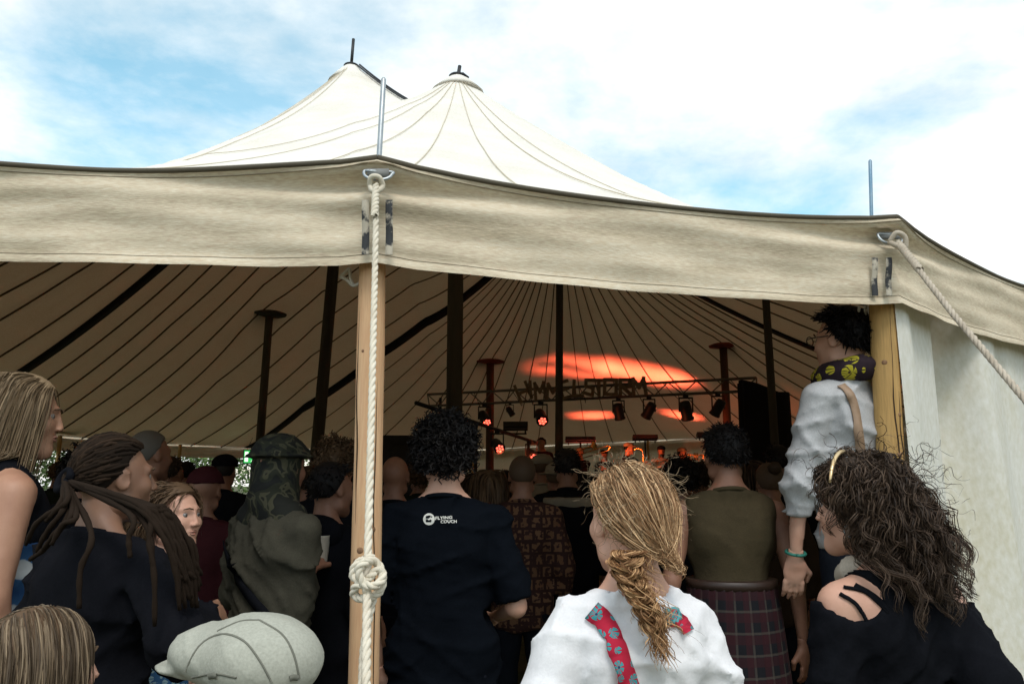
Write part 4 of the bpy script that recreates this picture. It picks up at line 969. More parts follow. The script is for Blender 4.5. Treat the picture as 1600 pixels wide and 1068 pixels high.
def ribbon_on(b, o, pix, w, mat, name='strap', off=.004, thick=.004, n=24, fallback=None):
    """cloth strap laid on a garment along a row of picture points"""
    bv = bvh(o); Pc = catmull([Vector((x, y, 0)) for x, y in pix], max(2, n//(len(pix)-1))); C = []
    for p in Pc:
        h = on_surface(o, p.x, p.y, bv)
        if h[0] is not None: C.append((h[0], h[1]))
    V, Fc = [], []; inv = (Matrix.Translation(b.loc) @ Matrix.Rotation(b.yaw, 4, 'Z')).inverted()
    for i, (p, nn) in enumerate(C):
        t = (C[min(i+1, len(C)-1)][0]-C[max(i-1, 0)][0]).normalized(); sd_ = t.cross(nn).normalized()
        for a, o_ in ((-w/2, off), (w/2, off), (w/2, off+thick), (-w/2, off+thick)): V.append(inv @ (p+sd_*a+nn*o_))
    for i in range(len(C)-1):
        a = i*4
        for k in range(4): Fc.append((a+k, a+(k+1) % 4, a+4+(k+1) % 4, a+4+k))
    if len(C) > 1:
        Fc += [(0, 1, 2, 3), tuple(len(C)*4-4+k for k in (3, 2, 1, 0))]
    return mesh(name, V, Fc, mat, b.o)
# ---- cloth materials
def cloth(name, c, c2=None, sheen=0.):
    m = pm(name, c, .95, var=(7, c2 or tuple(x*.75 for x in c), .35, .75), bump=(60, .25, .006), fine=(220, .25), sheen=sheen); m.node_tree.nodes['Principled BSDF'].inputs['Specular IOR Level'].default_value = .03; return m
C_navy = cloth('navy_jersey', (.0085, .0088, .0115)); C_black = cloth('black_cotton', (.008, .0085, .011)); C_tee = cloth('black_tee', (.0045, .006, .009)); C_white = cloth('white_cotton', (.80, .79, .80), (.74, .73, .75)); C_olive = cloth('olive_grey_shirt', (.058, .054, .040), (.040, .037, .028)); C_grey = cloth('grey_marl', (.47, .47, .475), (.38, .38, .39)); C_vest = cloth('khaki_vest', (.062, .048, .027), (.048, .037, .022)); C_jean = cloth('dark_denim', (.012, .014, .020)); C_cap = cloth('grey_green_cap', (.40, .40, .34), (.32, .32, .27)); C_maroon = cloth('maroon_wool', (.055, .015, .018)); C_beige = cloth('beige_cotton', (.30, .26, .20)); C_brown = cloth('brown_wool', (.04, .028, .02)); C_dgreen = cloth('dark_green_cotton', (.02, .026, .018)); C_pale = cloth('pale_shirt', (.42, .36, .30))
def n_noise(N, L, co, scale, detail=3, dist=0.):
    n = N.new('ShaderNodeTexNoise'); n.inputs['Scale'].default_value = scale; n.inputs['Detail'].default_value = detail; n.inputs['Distortion'].default_value = dist; L.new(co, n.inputs[0]); return n.outputs[0]
def n_ramp(N, L, f, stops, const=False):
    r = N.new('ShaderNodeValToRGB'); e = r.color_ramp.elements
    if const: r.color_ramp.interpolation = 'CONSTANT'
    e[0].position, e[0].color = stops[0][0], (*stops[0][1], 1); e[1].position, e[1].color = stops[1][0], (*stops[1][1], 1)
    for p, c in stops[2:]: x = e.new(p); x.color = (*c, 1)
    L.new(f, r.inputs[0]); return r.outputs[0]
def n_math(N, L, op, a, b=None):
    m = N.new('ShaderNodeMath'); m.operation = op
    for i, v in enumerate((a, b)):
        if v is None: continue
        if isinstance(v, (int, float)): m.inputs[i].default_value = v
        else: L.new(v, m.inputs[i])
    return m.outputs[0]
def n_mix(N, L, f, a, b, mode='MIX'):
    m = N.new('ShaderNodeMix'); m.data_type = 'RGBA'; m.blend_type = mode
    for i, v in ((0, f), (6, a), (7, b)):
        if isinstance(v, (int, float)): m.inputs[i].default_value = v
        elif isinstance(v, tuple): m.inputs[i].default_value = (*v, 1)
        else: L.new(v, m.inputs[i])
    return m.outputs[2]
def camo(N, L, co): return n_ramp(N, L, n_noise(N, L, co, 13, 2, .8), [(0, (.008, .009, .008)), (.46, (.018, .020, .012)), (.54, (.055, .052, .030)), (.60, (.010, .011, .008))], True)
def tiedye(N, L, co):
    mp = N.new('ShaderNodeMapping'); mp.inputs['Rotation'].default_value = (0, .5, 0); L.new(co, mp.inputs[0])
    w = N.new('ShaderNodeTexWave'); w.wave_type = 'BANDS'; w.bands_direction = 'Z'; w.inputs['Scale'].default_value = 2.6; w.inputs['Distortion'].default_value = 3.2; w.inputs['Detail'].default_value = 4; w.inputs['Detail Scale'].default_value = 2.2; L.new(mp.outputs[0], w.inputs[0])
    return n_ramp(N, L, w.outputs['Fac'], [(.0, (.012, .05, .14)), (.72, (.03, .10, .22)), (.80, (.42, .46, .48)), (.92, (.50, .52, .52))])
def plaid(N, L, co):
    tc = N.new('ShaderNodeAttribute'); tc.attribute_name = 'weave'; sp = N.new('ShaderNodeSeparateXYZ'); L.new(tc.outputs['Vector'], sp.inputs[0])
    def band(ch, per, wd, ph): return n_math(N, L, 'LESS_THAN', n_math(N, L, 'FRACT', n_math(N, L, 'ADD', n_math(N, L, 'MULTIPLY', sp.outputs[ch], 1/per), ph)), wd)
    c = (.004, .0045, .0075)
    for ch in (0, 1):
        c = n_mix(N, L, n_math(N, L, 'MULTIPLY', band(ch, .082, .42, .1), .55), c, (.034, .005, .008)); c = n_mix(N, L, n_math(N, L, 'MULTIPLY', band(ch, .082, .11, .66), .6), c, (.065, .053, .044))
    return c
def block_print(N, L, co):
    mp = N.new('ShaderNodeMapping'); mp.inputs['Scale'].default_value = (1, 1, 1); mp.inputs['Rotation'].default_value = (R(90), 0, 0); L.new(co, mp.inputs[0])
    b = N.new('ShaderNodeTexBrick'); b.inputs['Scale'].default_value = 7; b.inputs['Mortar Size'].default_value = .055; b.inputs['Brick Width'].default_value = .42; b.inputs['Row Height'].default_value = .46; b.offset = .3
    b.inputs['Color1'].default_value = (.17, .085, .045, 1); b.inputs['Color2'].default_value = (.13, .06, .03, 1); b.inputs['Mortar'].default_value = (.03, .010, .008, 1); L.new(mp.outputs[0], b.inputs[0])
    return n_mix(N, L, n_ramp(N, L, n_noise(N, L, co, 42, 1), [(.50, (0, 0, 0)), (.54, (1, 1, 1))]), b.outputs[0], (.035, .012, .01))
def petals(c_bg, c_fl, c_mid, scale, pet):
    def fn(N, L, co):
        v = N.new('ShaderNodeTexVoronoi'); v.inputs['Scale'].default_value = scale; v.inputs['Randomness'].default_value = .55; L.new(co, v.inputs[0])
        sb = N.new('ShaderNodeVectorMath'); sb.operation = 'SUBTRACT'; mu = N.new('ShaderNodeVectorMath'); mu.operation = 'SCALE'; mu.inputs['Scale'].default_value = 1.0
        L.new(co, mu.inputs[0]); L.new(mu.outputs[0], sb.inputs[0]); L.new(v.outputs['Position'], sb.inputs[1]); sp = N.new('ShaderNodeSeparateXYZ'); L.new(sb.outputs[0], sp.inputs[0])
        hx = n_math(N, L, 'ADD', sp.outputs[0], n_math(N, L, 'MULTIPLY', sp.outputs[1], .7)); an = n_math(N, L, 'ARCTAN2', sp.outputs[2], hx)
        pw = n_math(N, L, 'ABSOLUTE', n_math(N, L, 'SINE', n_math(N, L, 'MULTIPLY', an, pet/2))); m = n_math(N, L, 'MULTIPLY', n_math(N, L, 'GREATER_THAN', pw, .42), n_math(N, L, 'LESS_THAN', v.outputs['Distance'], .46))
        c = n_mix(N, L, m, c_bg, c_fl); return n_mix(N, L, n_math(N, L, 'LESS_THAN', v.outputs['Distance'], .10), c, c_mid)
    return fn
C_camo = pattern('camouflage_cloth', camo); C_tie = pattern('tie_dye_cloth', tiedye); C_plaid = pattern('tartan_cloth', plaid); C_block = pattern('block_print_cloth', block_print)
C_scarf = pattern('flower_scarf', petals((.020, .010, .016), (.42, .36, .025), (.05, .03, .01), 16, 11)); C_band = pattern('flower_band', petals((.46, .015, .045), (.05, .30, .33), (.02, .04, .10), 38, 7)); C_blue = pattern('blue_print', petals((.03, .10, .22), (.25, .38, .42), (.1, .1, .1), 45, 5))
def flat(s_, z): s_.plane((0, 0, z), (0, 0, 1))
def dress_rest(b, bot=C_jean, t=.010): trousers(b, bot, t); shoes(b, M_shoe)
# ---- 1 blonde woman at the tent edge
b = person('blonde woman with long hair and a bare shoulder in a blue tie-dye dress', 36, 590, 2.55, -50, -68, -.10, eyes=True, skin='tan', sw=.92, fat=.92, covered=False)
h = hair_cap(b, HAIR['dirty'], .012, .003)
hair_strands(b, HAIR['dirty'], grow(scalp(4200, 3), .40, 16, fall(.10), 3, .035, (.02, .22), .4, .1), .0013, 'hair_strands', h)
shirt(b, C_black, .022, 1.20, 0, .003, 'vest', top=lambda s: [s.ell((e*.22, -.01, 1.47), (.10, .16, .12), .02, 'd') for e in (-1, 1)], neck=.10)
shirt(b, C_tie, .034, .45, 0, .006, 'dress', loose=.05, top=lambda s: flat(s, 1.26)); shoes(b, M_shoe)
# ---- 2 man with dreadlocks
b = person('man with long tied dreadlocks in a dark navy jacket', 180, 684, 2.15, -26, -40, 0., eyes=True, skin='brown', sw=1.06, fat=1.1, arms={'R': (at(262, 962, 1.98), at(322, 972, 2.12)), 'L': ((.08, .0, -.28), (-.02, .12, -.22))}, curl=(.4, 1.1), res=.012)
hair_cap(b, HAIR['dread'], .006, .002, 'hair')
TIE = np3((-.01, -.135, .00))
gd = np.random.default_rng(5); d0 = scalp(170, 5, .02); dr = []
for d in d0:
    p0 = SC_C+d*SC_R*1.04; pts = [p0]
    for q in np.linspace(.12, 1, 9):
        p = p0+(TIE-p0)*q; e = (p-SC_C)/(SC_R*1.07); m = np.linalg.norm(e)
        if m < 1: p = SC_C+e/m*SC_R*1.07
        pts.append(p+gd.normal(size=3)*.002)
    dr.append(pts)
o = hair_strands(b, HAIR['dread'], np.array(dr), .0056, 'dreadlocks', None, 6, .0054)
inv = (b.M @ b.H).inverted(); tie_w = b.M @ b.H @ Vector(TIE)
def lock(pix, r, j):
    pts = [tie_w]+[at(x+gd.normal()*1.5, y+gd.normal()*1.5, D_) for x, y, D_ in pix]
    pts = catmull(pts, 6); return pts
def dread_fall():
    n = 0
    ends = [((110, 800, 1.93), (75, 850, 1.93), (45, 872, 1.97)), ((100, 790, 1.93), (70, 830, 1.93), (58, 862, 1.95)), ((115, 800, 1.91), (88, 830, 1.9), (66, 858, 1.93)), ((95, 785, 1.94), (60, 815, 1.95), (40, 850, 1.98)), ((120, 805, 1.9), (95, 820, 1.89), (80, 850, 1.9)), ((110, 780, 1.93), (85, 800, 1.93), (72, 815, 1.94)),
            ((140, 830, 1.86), (126, 890, 1.83), (122, 950, 1.83)), ((200, 800, 1.85), (203, 840, 1.82), (207, 875, 1.82)), ((215, 800, 1.86), (238, 880, 1.82), (243, 978, 1.83)), ((222, 800, 1.86), (234, 850, 1.82), (240, 890, 1.82))]
    for k in range(20):
        u = k/19; ends.append(((205+35*u, 785+8*u, 1.86), (242+32*u, 820+20*math.sin(3*k), 1.83+.06*u), (268+38*u, 872+22*math.sin(2.1*k), 1.84+.07*u), (282+32*u, 925+26*math.sin(1.3*k), 1.86+.08*u)))
    for e in ends:
        P = lock(e, 0, n); L_ = [inv @ p for p in P]; m = len(L_); mb = MB(); mb.tube(L_, [(.0078+.0012*math.sin(i*1.9+n))*(1-.35*(i/m)**3) for i in range(m)], 7); put(b, 'dreadlock', mb, HAIR['dread'], o); n += 1
    mb = MB(); a = Vector(TIE); mb.tube([a+Vector((.03*math.cos(q), .0+.012*math.sin(q), .028*math.sin(q))) for q in np.linspace(0, 6.28, 14)], .012, 8); put(b, 'hair_tie', mb, C_navy, o)
dread_fall()
jk = shirt(b, C_navy, .034, .70, 1.80, .013, 'jacket', loose=.03, cuff=.022, res=.0125, nz=.05, freq=(9, 16)); dress_rest(b)
# ---- 3 girl looking along the tent
b = person('girl with brown hair turned to look across the crowd, face in profile', 272, 758, 2.62, -95, -112, .02, eyes=True, sw=.85, fat=.88, headres=.005)
h = hair_cap(b, HAIR['brown'], .010, .003); hair_strands(b, HAIR['brown'], grow(scalp(1300, 8), .24, 16, fall(.35), 8, .06, (.02, .18), .45, .15, True, .004, .06), .0018, 'hair_strands', h)
shirt(b, C_blue, .014, .80, .6, .005); dress_rest(b)
# ---- 4 man in a camouflage hat with a cup
b = person('man in camouflage hat and olive grey shirt holding a cup', 437, 684, 3.0, -38, -30, 0., arms={'R': (at(462, 938, 2.92), at(484, 893, 3.1)), 'L': ((.08, .04, -.27), (-.05, .2, -.12))}, curl=(.4, 1.0), sw=1.05, fat=1.1, skin='dim')
h = hat(b, C_camo, (.102, .125, .088), .055, .125, 'hat', .008)
s = SDF((-.26, -.24, -.30), (.26, .22, .10), .009); s.cap((0, -.02, .07), (0, -.03, -.12), .094, .100, .02); s.cap((-.085, -.03, -.19), (.085, -.03, -.19), .075, None, .03); s.ell((0, .14, -.03), (.07, .09, .14), .02, 'd'); s.ripple(folds(.009, 31, (14, 24))); V, Fc = s.mesh(); putv(b, 'neck_scarf', V, Fc, C_camo)
sh4 = shirt(b, C_olive, .026, .78, 1.55, .013, loose=.03, cuff=.018, freq=(14, 24)); ribbon_on(b, sh4, [(352, 810), (352, 850), (368, 895), (395, 935), (420, 965), (440, 990)], .035, C_black, 'bag_strap'); dress_rest(b)
def cup(p, label, col=(.32, .24, .12)):
    root = empty('drinking_cup', p); tag(root, label, 'cup'); mb = MB(); mb.lathe((0, 0, -.06), [(.030, 0), (.031, .004), (.040, .115), (.042, .12), (.039, .119), (.036, .09)], 18); mb.build('cup_wall', pm('cup_plastic', (.55, .5, .42), .35), root); mb = MB(); mb.lathe((0, 0, .02), [(.036, 0), (.0355, .004)], 18); mb.build('drink', pm('drink', col, .1), root)
w4 = b.M @ Vector(b.wr['R']+nrm(b.wr['R']-b.el['R'])*.075); cup((w4.x+.01, w4.y+.015, w4.z+.03), 'pale plastic cup held by the man in the camouflage hat')
# ---- 5 and 6 children in front
b = person('child with straight light brown hair standing in front of the dreadlocked man', 66, 957, 1.5, -25, -34, .05, hs=1.22, sw=.82, fat=.8, headres=.005, eyes=True)
h = hair_cap(b, HAIR['brown'], .010, .002)
def parted(p): return nrm(np3((0, 0, 0))+np.stack([np.sign(p[:, 0])*np.clip(p[:, 2]-.02, 0, .1)*7, np.full(len(p), -.12), np.full(len(p), -1.)], 1))
hair_strands(b, HAIR['lightbrown'], grow(scalp(5200, 12), .30, 14, parted, 12, .03, (.03, .26), .5, .2), .0010, 'hair_strands', h)
shirt(b, C_black, .014, .6, .6, .005); dress_rest(b)
b = person('child in a grey-green flat cap standing beside the roped entrance pole', 386, 970, 1.50, 40, 66, .10, hs=1.26, sw=.82, fat=.8)
s = SDF((-.19, -.22, -.06), (.19, .26, .20), .006); s.ell((0, -.045, .060), (.116, .122, .086), .0); s.ell((0, .06, .050), (.100, .11, .058), .04); s.ell((0, .140, .012), (.080, .06, .012), .018); s.plane((0, 0, .002), (0, -.12, -1)); s.ripple(folds(.004, 91, (18, 30)), .03); V, Fc = s.mesh(); cap6 = putv(b, 'flat_cap', V, Fc, C_cap)
hair_cap(b, HAIR['brown'], .006, .002, low=-.02); shirt(b, C_dgreen, .014, .6, .6, .005); dress_rest(b)
C_seamline = pm('cap_stitching', (.16, .16, .13), .9)
for pix in ([(283, 1062), (310, 1010), (345, 990), (380, 1000), (405, 1030), (425, 1066)], [(405, 968), (440, 990), (458, 1020), (468, 1060)], [(340, 985), (375, 970), (405, 968)], [(300, 1058), (335, 1052), (370, 1058)]): ribbon_on(b, cap6, pix, .0035, C_seamline, 'stitching', -.001, .0022)
for (x, y) in ((333, 1055), (458, 1058)): ribbon_on(b, cap6, [(x-6, y+1), (x, y-1), (x+7, y)], .009, C_seamline, 'buckle', 0, .003)
# ---- 7 man in the printed black T-shirt
b7 = b = person('man with curly dark hair in black T-shirt printed FLYING COUCH', 697, 664, 2.95, 0, -4, 0., sw=1.02, fat=1.10, arms={'R': (at(812, 968, 2.93), at(772, 965, 3.2)), 'L': (at(570, 965, 2.95), at(594, 1072, 3.06))}, skin='fair')
h = short_hair(b, 'black', .075, 1500, .020, .010, 7, .0030, .35, .035, 12, .007, (.1, .30))
tee = shirt(b, C_tee, .020, .74, .92, .011, 't_shirt', loose=.035, cuff=.022, res=.0105, neck=.070, nz=.046, freq=(10, 18)); dress_rest(b)
def on_shirt(b, garment, curves, name, mat, px0, py0, scale, skew=0.):
    """flat print: 2-D outlines (in picture pixels) laid on the cloth"""
    bv = bvh(garment); inv = (Matrix.Translation(b.loc) @ Matrix.Rotation(b.yaw, 4, 'Z')).inverted(); V, Fc = [], []
    for co, fs in curves:
        base = len(V)
        for x, y in co:
            h = on_surface(garment, px0+x*scale, py0-y*scale-x*skew*scale, bv); V.append(inv @ (h[0]+h[1]*.0025) if h[0] is not None else Vector((0, 0, 0)))
        Fc += [tuple(i+base for i in f) for f in fs]
    return mesh(name, V, Fc, mat, garment.parent, False)
def text2d(txt, bold=.03):
    cu = bpy.data.curves.new('lettering', 'FONT'); cu.body = txt; cu.offset = bold; cu.resolution_u = 3; ob = bpy.data.objects.new('lettering', cu); COL.objects.link(ob); dg = bpy.context.evaluated_depsgraph_get(); me = ob.evaluated_get(dg).to_mesh(); co = [(v.co.x, v.co.y) for v in me.vertices]; fs = [tuple(p.vertices) for p in me.polygons]; bpy.data.objects.remove(ob); return co, fs
C_print = pm('white_print', (.62, .62, .57), .8)
def disc2d(cx, cy, r, n=28): return ([(cx, cy)]+[(cx+r*math.cos(2*math.pi*i/n), cy+r*math.sin(2*math.pi*i/n)) for i in range(n)], [(0, 1+i, 1+(i+1) % n) for i in range(n)])
def poly2d(pts): return (pts, [tuple(range(len(pts)))])
def logo():
    for txt, x, y, sz in (('FLYING', 680, 811.6, 6.6), ('COUCH', 688.5, 816.6, 6.2)):
        co, fs = text2d(txt); w = max(c[0] for c in co); W_ = 26.5 if txt == 'FLYING' else 25
        on_shirt(b7, tee, [([(c[0]/w*W_, c[1]*sz*.95) for c in co], fs)], 'lettering', C_print, x, y if txt == 'FLYING' else y, 1, .05 if txt == 'FLYING' else 0)
    on_shirt(b7, tee, [disc2d(0, 0, 9)], 'logo_disc', C_print, 670.5, 811, 1)
    m = on_shirt(b7, tee, [poly2d([(-4.6, -4.2), (-5.0, -1.2), (-2.8, .6), (-1.2, -.8), (1.2, -.8), (2.8, .6), (4.2, -1.2), (3.6, -4.2)]), disc2d(-3.4, 3.6, 1.5, 10), poly2d([(2.2, 3.2), (3.0, 4.8), (5.4, 4.4), (4.6, 3.0)])], 'logo_figure', C_tee, 670.5, 811, 1)
    for v in m.data.vertices: v.co.y -= .0018
logo()
# ---- 14 woman with the braid
b = person('woman with ginger-blonde braid in white blouse with red flowered strap', 980, 736, 1.68, 14, 22, 0., sw=.86, fat=.82, headres=.005, res=.011, curl=(.4, .4), arms={'L': ((.10, -.02, -.27), (.0, .1, -.22)), 'R': ((.08, -.02, -.27), (.0, .1, -.22))})
h = hair_cap(b, HAIR['auburn'], .010, .002); NAPE = np3((.025, -.125, -.062))
P = grow(scalp(6500, 21), .21, 14, to_pt(NAPE), 21, .06, (.04, .26), .45, .12, False, .0025, .09)
e = np.linspace(0, 1, 14)[None, :, None]**4; P = P*(1-e*.8)+(NAPE+np.random.default_rng(2).normal(size=(len(P), 1, 3))*.012)*e*.8
hair_strands(b, HAIR['auburn'], P, .0009, 'hair_strands', h)
fz = grow(scalp(330, 22), .085, 10, out_down, 22, .35, (.1, .3), .75, .6, False, .006, .05); hair_strands(b, HAIR['dirty'], fz, .0006, 'flyaway_hair', h)
def braid():
    g = np.random.default_rng(9); pix = [(985, 860), (978, 880), (985, 905), (1000, 930), (1012, 955), (1024, 985)]; inv = (b.M @ b.H).inverted(); C = np.array([tuple(inv @ p) for p in catmull([at(x, y, D_) for (x, y), D_ in zip(pix, (1.575, 1.55, 1.54, 1.535, 1.535, 1.54))], 14)]); n = len(C); t = np.linspace(0, 1, n); sx = np3(inv.to_3x3() @ Vector((1, 0, 0))); sx /= np.linalg.norm(sx); sy = np3(inv.to_3x3() @ Vector((0, 1, 0))); sy /= np.linalg.norm(sy); S = []
    for k in range(3):
        ph = 2*math.pi*(t*2.2+k/3); w = (.028*(1-.4*t))[:, None]; cen = C+sx*w*np.sin(ph)[:, None]+sy*w*.55*np.sin(2*ph)[:, None]
        for q in range(130):
            r_ = .0150*math.sqrt(g.uniform())*(1-.4*t); a = g.uniform(0, 6.28)+1.5*t; S.append(cen+sx*(r_*np.cos(a))[:, None]+sy*(r_*np.sin(a))[:, None]+np.cumsum(g.normal(size=(n, 3))*.0005, 0))
    hair_strands(b, HAIR['ginger'], np.array(S), .0011, 'braid', h, 2, .0008)
    T0 = C[-1]; tl = []
    for q in range(110):
        p = T0+g.normal(size=3)*.008; v = np3((.0, .0, -1))+sx*.25+g.normal(size=3)*.25; tl.append([p+v*.055*u+sx*.006*math.sin(u*6+q) for u in np.linspace(0, 1, 7)])
    hair_strands(b, HAIR['ginger'], np.array(tl), .0010, 'braid_end', h)
    lo_ = []
    for q in range(200):   # loose wisps round the braid
        k = g.integers(0, n-8); p = C[k]+sx*g.uniform(-.02, .045)+sy*g.normal()*.01; v = sx*g.uniform(.2, 1)+np3((0, 0, -1))*.8+g.normal(size=3)*.3; lo_.append([p+v*.05*u+sx*.01*math.sin(u*5+q) for u in np.linspace(0, 1, 8)])
    hair_strands(b, HAIR['ginger'], np.array(lo_), .0007, 'loose_wisps', h)
braid()
bl = shirt(b, C_white, .022, .72, 1.2, .011, 'blouse', loose=.03, cuff=.030, res=.0095, neck=.092, nz=.0, direc=(.2, .1, 1), freq=(14, 24), extra=lambda s: [s.ell((e*.180, -.01, 1.33), (.058, .065, .08), .03) for e in (-1, 1)])
ribbon_on(b, bl, [(924, 953), (942, 970), (958, 1000), (970, 1035), (980, 1066), (985, 1085)], .040, C_band, 'flowered_strap'); ribbon_on(b, bl, [(1046, 962), (1056, 968), (1066, 976), (1073, 988)], .035, C_band, 'flowered_collar'); ribbon_on(b, bl, [(1040, 952), (1052, 952), (1058, 962), (1052, 976)], .010, pm('teal_trim', (.10, .34, .36), .8), 'collar_trim', .006); dress_rest(b)
# ---- 15 man in a tartan kilt
b = person('man in a khaki sleeveless vest and a tartan kilt', 1131, 668, 3.35, 0, 5, 0., sw=1.08, fat=1.05, skin='dim', arms={'L': ((.06, -.03, -.28), (.03, .04, -.25)), 'R': ((.06, -.03, -.28), (.03, .04, -.25))})
short_hair(b, 'black', .035, 900, .012, .003, 31, .0022, .3, .03, 6, .004)
shirt(b, C_vest, .016, 1.10, 0, .005, 'vest', top=lambda s: [s.ell((e*.262, -.01, 1.40), (.075, .13, .16), .02, 'd') for e in (-1, 1)], neck=.066)
def kilt(b, z0, z1, mat):
    n, rows = 220, 18; V, W_ = [], []
    for i in range(n+1):
        a = 2*math.pi*i/n; pl = (a*34/(2*math.pi)) % 1
        for k in range(rows):
            q = k/(rows-1); z = z0+(z1-z0)*q; r_ = 1+.30*q**.8+(.030*(pl-.5))*(.3+q)+.015*math.sin(a*5+1)*q; V.append((.180*r_*math.sin(a), -.150*r_*math.cos(a)-.005, z)); W_.append((a*.20*1.1, z, 0))
    I = np.arange((n+1)*rows).reshape(n+1, rows); Q = np.stack([I[:-1, :-1], I[1:, :-1], I[1:, 1:], I[:-1, 1:]], -1).reshape(-1, 4); o = putv(b, 'kilt', np.array(V), Q, mat, False); at_ = o.data.attributes.new('weave', 'FLOAT_VECTOR', 'POINT'); at_.data.foreach_set('vector', np.array(W_, np.float32).ravel())
kilt(b, 1.125, .50, C_plaid); mb = MB(); mb.lathe((0, -.004, 1.09), [(.186, 0), (.188, .035), (.182, .036)], 40); o = put(b, 'belt', mb, pm('belt_leather', (.03, .015, .01), .5), None, False); o.scale = (1, .84, 1); shoes(b, M_shoe)
# ---- 16 woman on a bench, grey jumper and flowered scarf
pt = at(1313, 482, 3.15); bz = pt.z-1.86
b = person('short-haired woman in glasses, grey jumper and yellow-flowered scarf by the entrance pole', 1316, 484, 3.15, 28, 36, .02, base=bz, sw=.98, fat=1.0, eyes=True, arms={'L': (at(1233, 835, 3.12), at(1238, 945, 3.2)), 'R': ((.08, .03, -.28), (.0, .1, -.2))})
short_hair(b, 'black', .05, 1300, .014, .0, 41, .0022, .2, .05, 7, .004, (.05, .22), -.05)
sh16 = shirt(b, C_grey, .020, .86, 1.42, .012, 'jumper', loose=.02, cuff=.020, freq=(10, 18)); dress_rest(b, C_jean)
s = SDF((-.22, -.22, 1.36), (.22, .22, 1.62), .0075)
for k in range(22):
    a0, a1 = [2*math.pi*q/22 for q in (k, k+1)]; s.cap((.098*math.sin(a0), .092*math.cos(a0)-.015, 1.492-.02*math.cos(a0)), (.098*math.sin(a1), .092*math.cos(a1)-.015, 1.492-.02*math.cos(a1)), .042, None, .02, 1.)
s.ripple(folds(.007, 55, (22, 34))); V, Fc = s.mesh(); putv(b, 'flowered_scarf', V, Fc, C_scarf, False)
ribbon_on(b, sh16, [(1314, 603), (1326, 615), (1335, 640), (1341, 680), (1345, 720), (1347, 800)], .036, pm('tan_leather', (.36, .24, .16), .6, var=(20, (.28, .18, .11), .4, .7)), 'bag_strap')
mb = MB(); 
for e in (-1, 1):
    mb.tube([(e*.034+.022*math.cos(q), .116, .010+.018*math.sin(q)) for q in np.linspace(0, 6.28, 15)], .0022, 5); mb.tube([(e*.056, .114, .014), (e*.078, .08, .014), (e*.084, -.005, .014)], .002, 5)
mb.tube([(-.012, .118, .014), (.012, .118, .014)], .002, 5); put(b, 'glasses_frame', mb, M_black)
w = b.wr['L']; d = nrm(w-b.el['L']); mb = MB(); u = Vector(d).orthogonal().normalized(); v = Vector(d).cross(u); mb.tube([Vector(w-d*.015)+(u*math.cos(q)+v*math.sin(q))*.034 for q in np.linspace(0, 6.28, 17)], .006, 6); put(b, 'wristband', mb, pm('green_band', (.02, .16, .12), .6), None, False)
def bench(x, y, z, label):
    root = empty('wooden_bench', (x, y, 0)); tag(root, label, 'bench'); 
    for k in range(3): mb = MB(); mb.box((0, -.13+.13*k, z-.02), (.8, .12, .036)); mb.build('plank', M_pine2, root, False)
    for e in (-.33, .33): mb = MB(); mb.box((e, 0, (z-.04)/2), (.05, .34, z-.04)); mb.build('leg', M_pine2, root, False)
bench(b.loc.x, b.loc.y, bz, 'wooden bench under the feet of the woman in the grey jumper')
# ---- 17 woman with curly dark hair
b = person('woman with curly dark hair and gold hairband in black cold-shoulder top', 1342, 724, 1.9, 22, 46, 0., covered=False, sw=.98, fat=.96, headres=.005, res=.010, lean=(-.045, .02), arms={'R': (at(1535, 1050, 1.80), at(1560, 1220, 1.9)), 'L': ((.03, .02, -.29), (-.02, .1, -.22))}, eyes=True)
h = hair_cap(b, HAIR['darkbrown'], .016, .004)
def curl_flow(p): return nrm(crown_flow(p)*.6+np3((0, -.5, -.8))+nrm((p-SC_C)*np3((1, 1, .3)))*.25)
gl = grow(scalp(330, 51), .27, 27, fall(.40, .7, 1.2), 51, .12, (.05, .55), .64, .3, True, .015, .085, (.55, 1.)); gg = np.random.default_rng(53)
cl = np.repeat(gl, 13, 0)+gg.normal(size=(len(gl)*13, 1, 3))*.0045*np.linspace(1.6, .8, 27)[None, :, None]+np.cumsum(gg.normal(size=(len(gl)*13, 27, 3))*.0006, 1)
hair_strands(b, HAIR['darkbrown'], cl, .0010, 'hair_strands', h)
hair_strands(b, HAIR['darkbrown'], grow(scalp(150, 52), .20, 22, lambda p: nrm(out_down(p)+np3((0, -.3, -.3))), 52, .2, (.2, .5), .75, .5, True, .014, .06, (.4, 1.)), .0008, 'loose_curls', h)
mb = MB(); mb.tube([(SC_R[0]*1.36*math.sin(q), SC_C[1]+.045, SC_C[2]+SC_R[2]*1.30*math.cos(q)) for q in np.linspace(-1.25, 1.25, 19)], [.003+.003*math.cos(q*.9) for q in np.linspace(-1.25, 1.25, 19)], 8); put(b, 'hairband', mb, pm('gold_band', (.75, .55, .30), .3, metal=.6))
mb = MB(); mb.tube([(-.092+.0*q, -.008+.016*math.sin(q), -.052+.016*math.cos(q)) for q in np.linspace(0, 6.28, 13)], .0022, 6); put(b, 'earring', mb, M_steel)
def cold(s):
    for e in (-1, 1): s.ell((e*.175*.98, -.02, 1.42), (.066, .12, .060), .01, 'd')
    s.ell((0, .0, 1.49), (.11, .13, .065), .02, 'd')
tp = shirt(b, C_black, .030, .78, 1.8, .008, 'top', cuff=.014, res=.0095, top=cold, loose=.02)
for pix, w_ in (([(1312, 928), (1335, 942), (1352, 965), (1358, 982)], .008), ([(1335, 915), (1362, 930), (1385, 950), (1392, 962)], .012), ([(1318, 918), (1350, 925), (1375, 945), (1388, 960)], .007), ([(1440, 890), (1462, 902), (1480, 920)], .009)): ribbon_on(b, b.o, pix, w_, C_black, 'strap', .002, .004)
dress_rest(b)
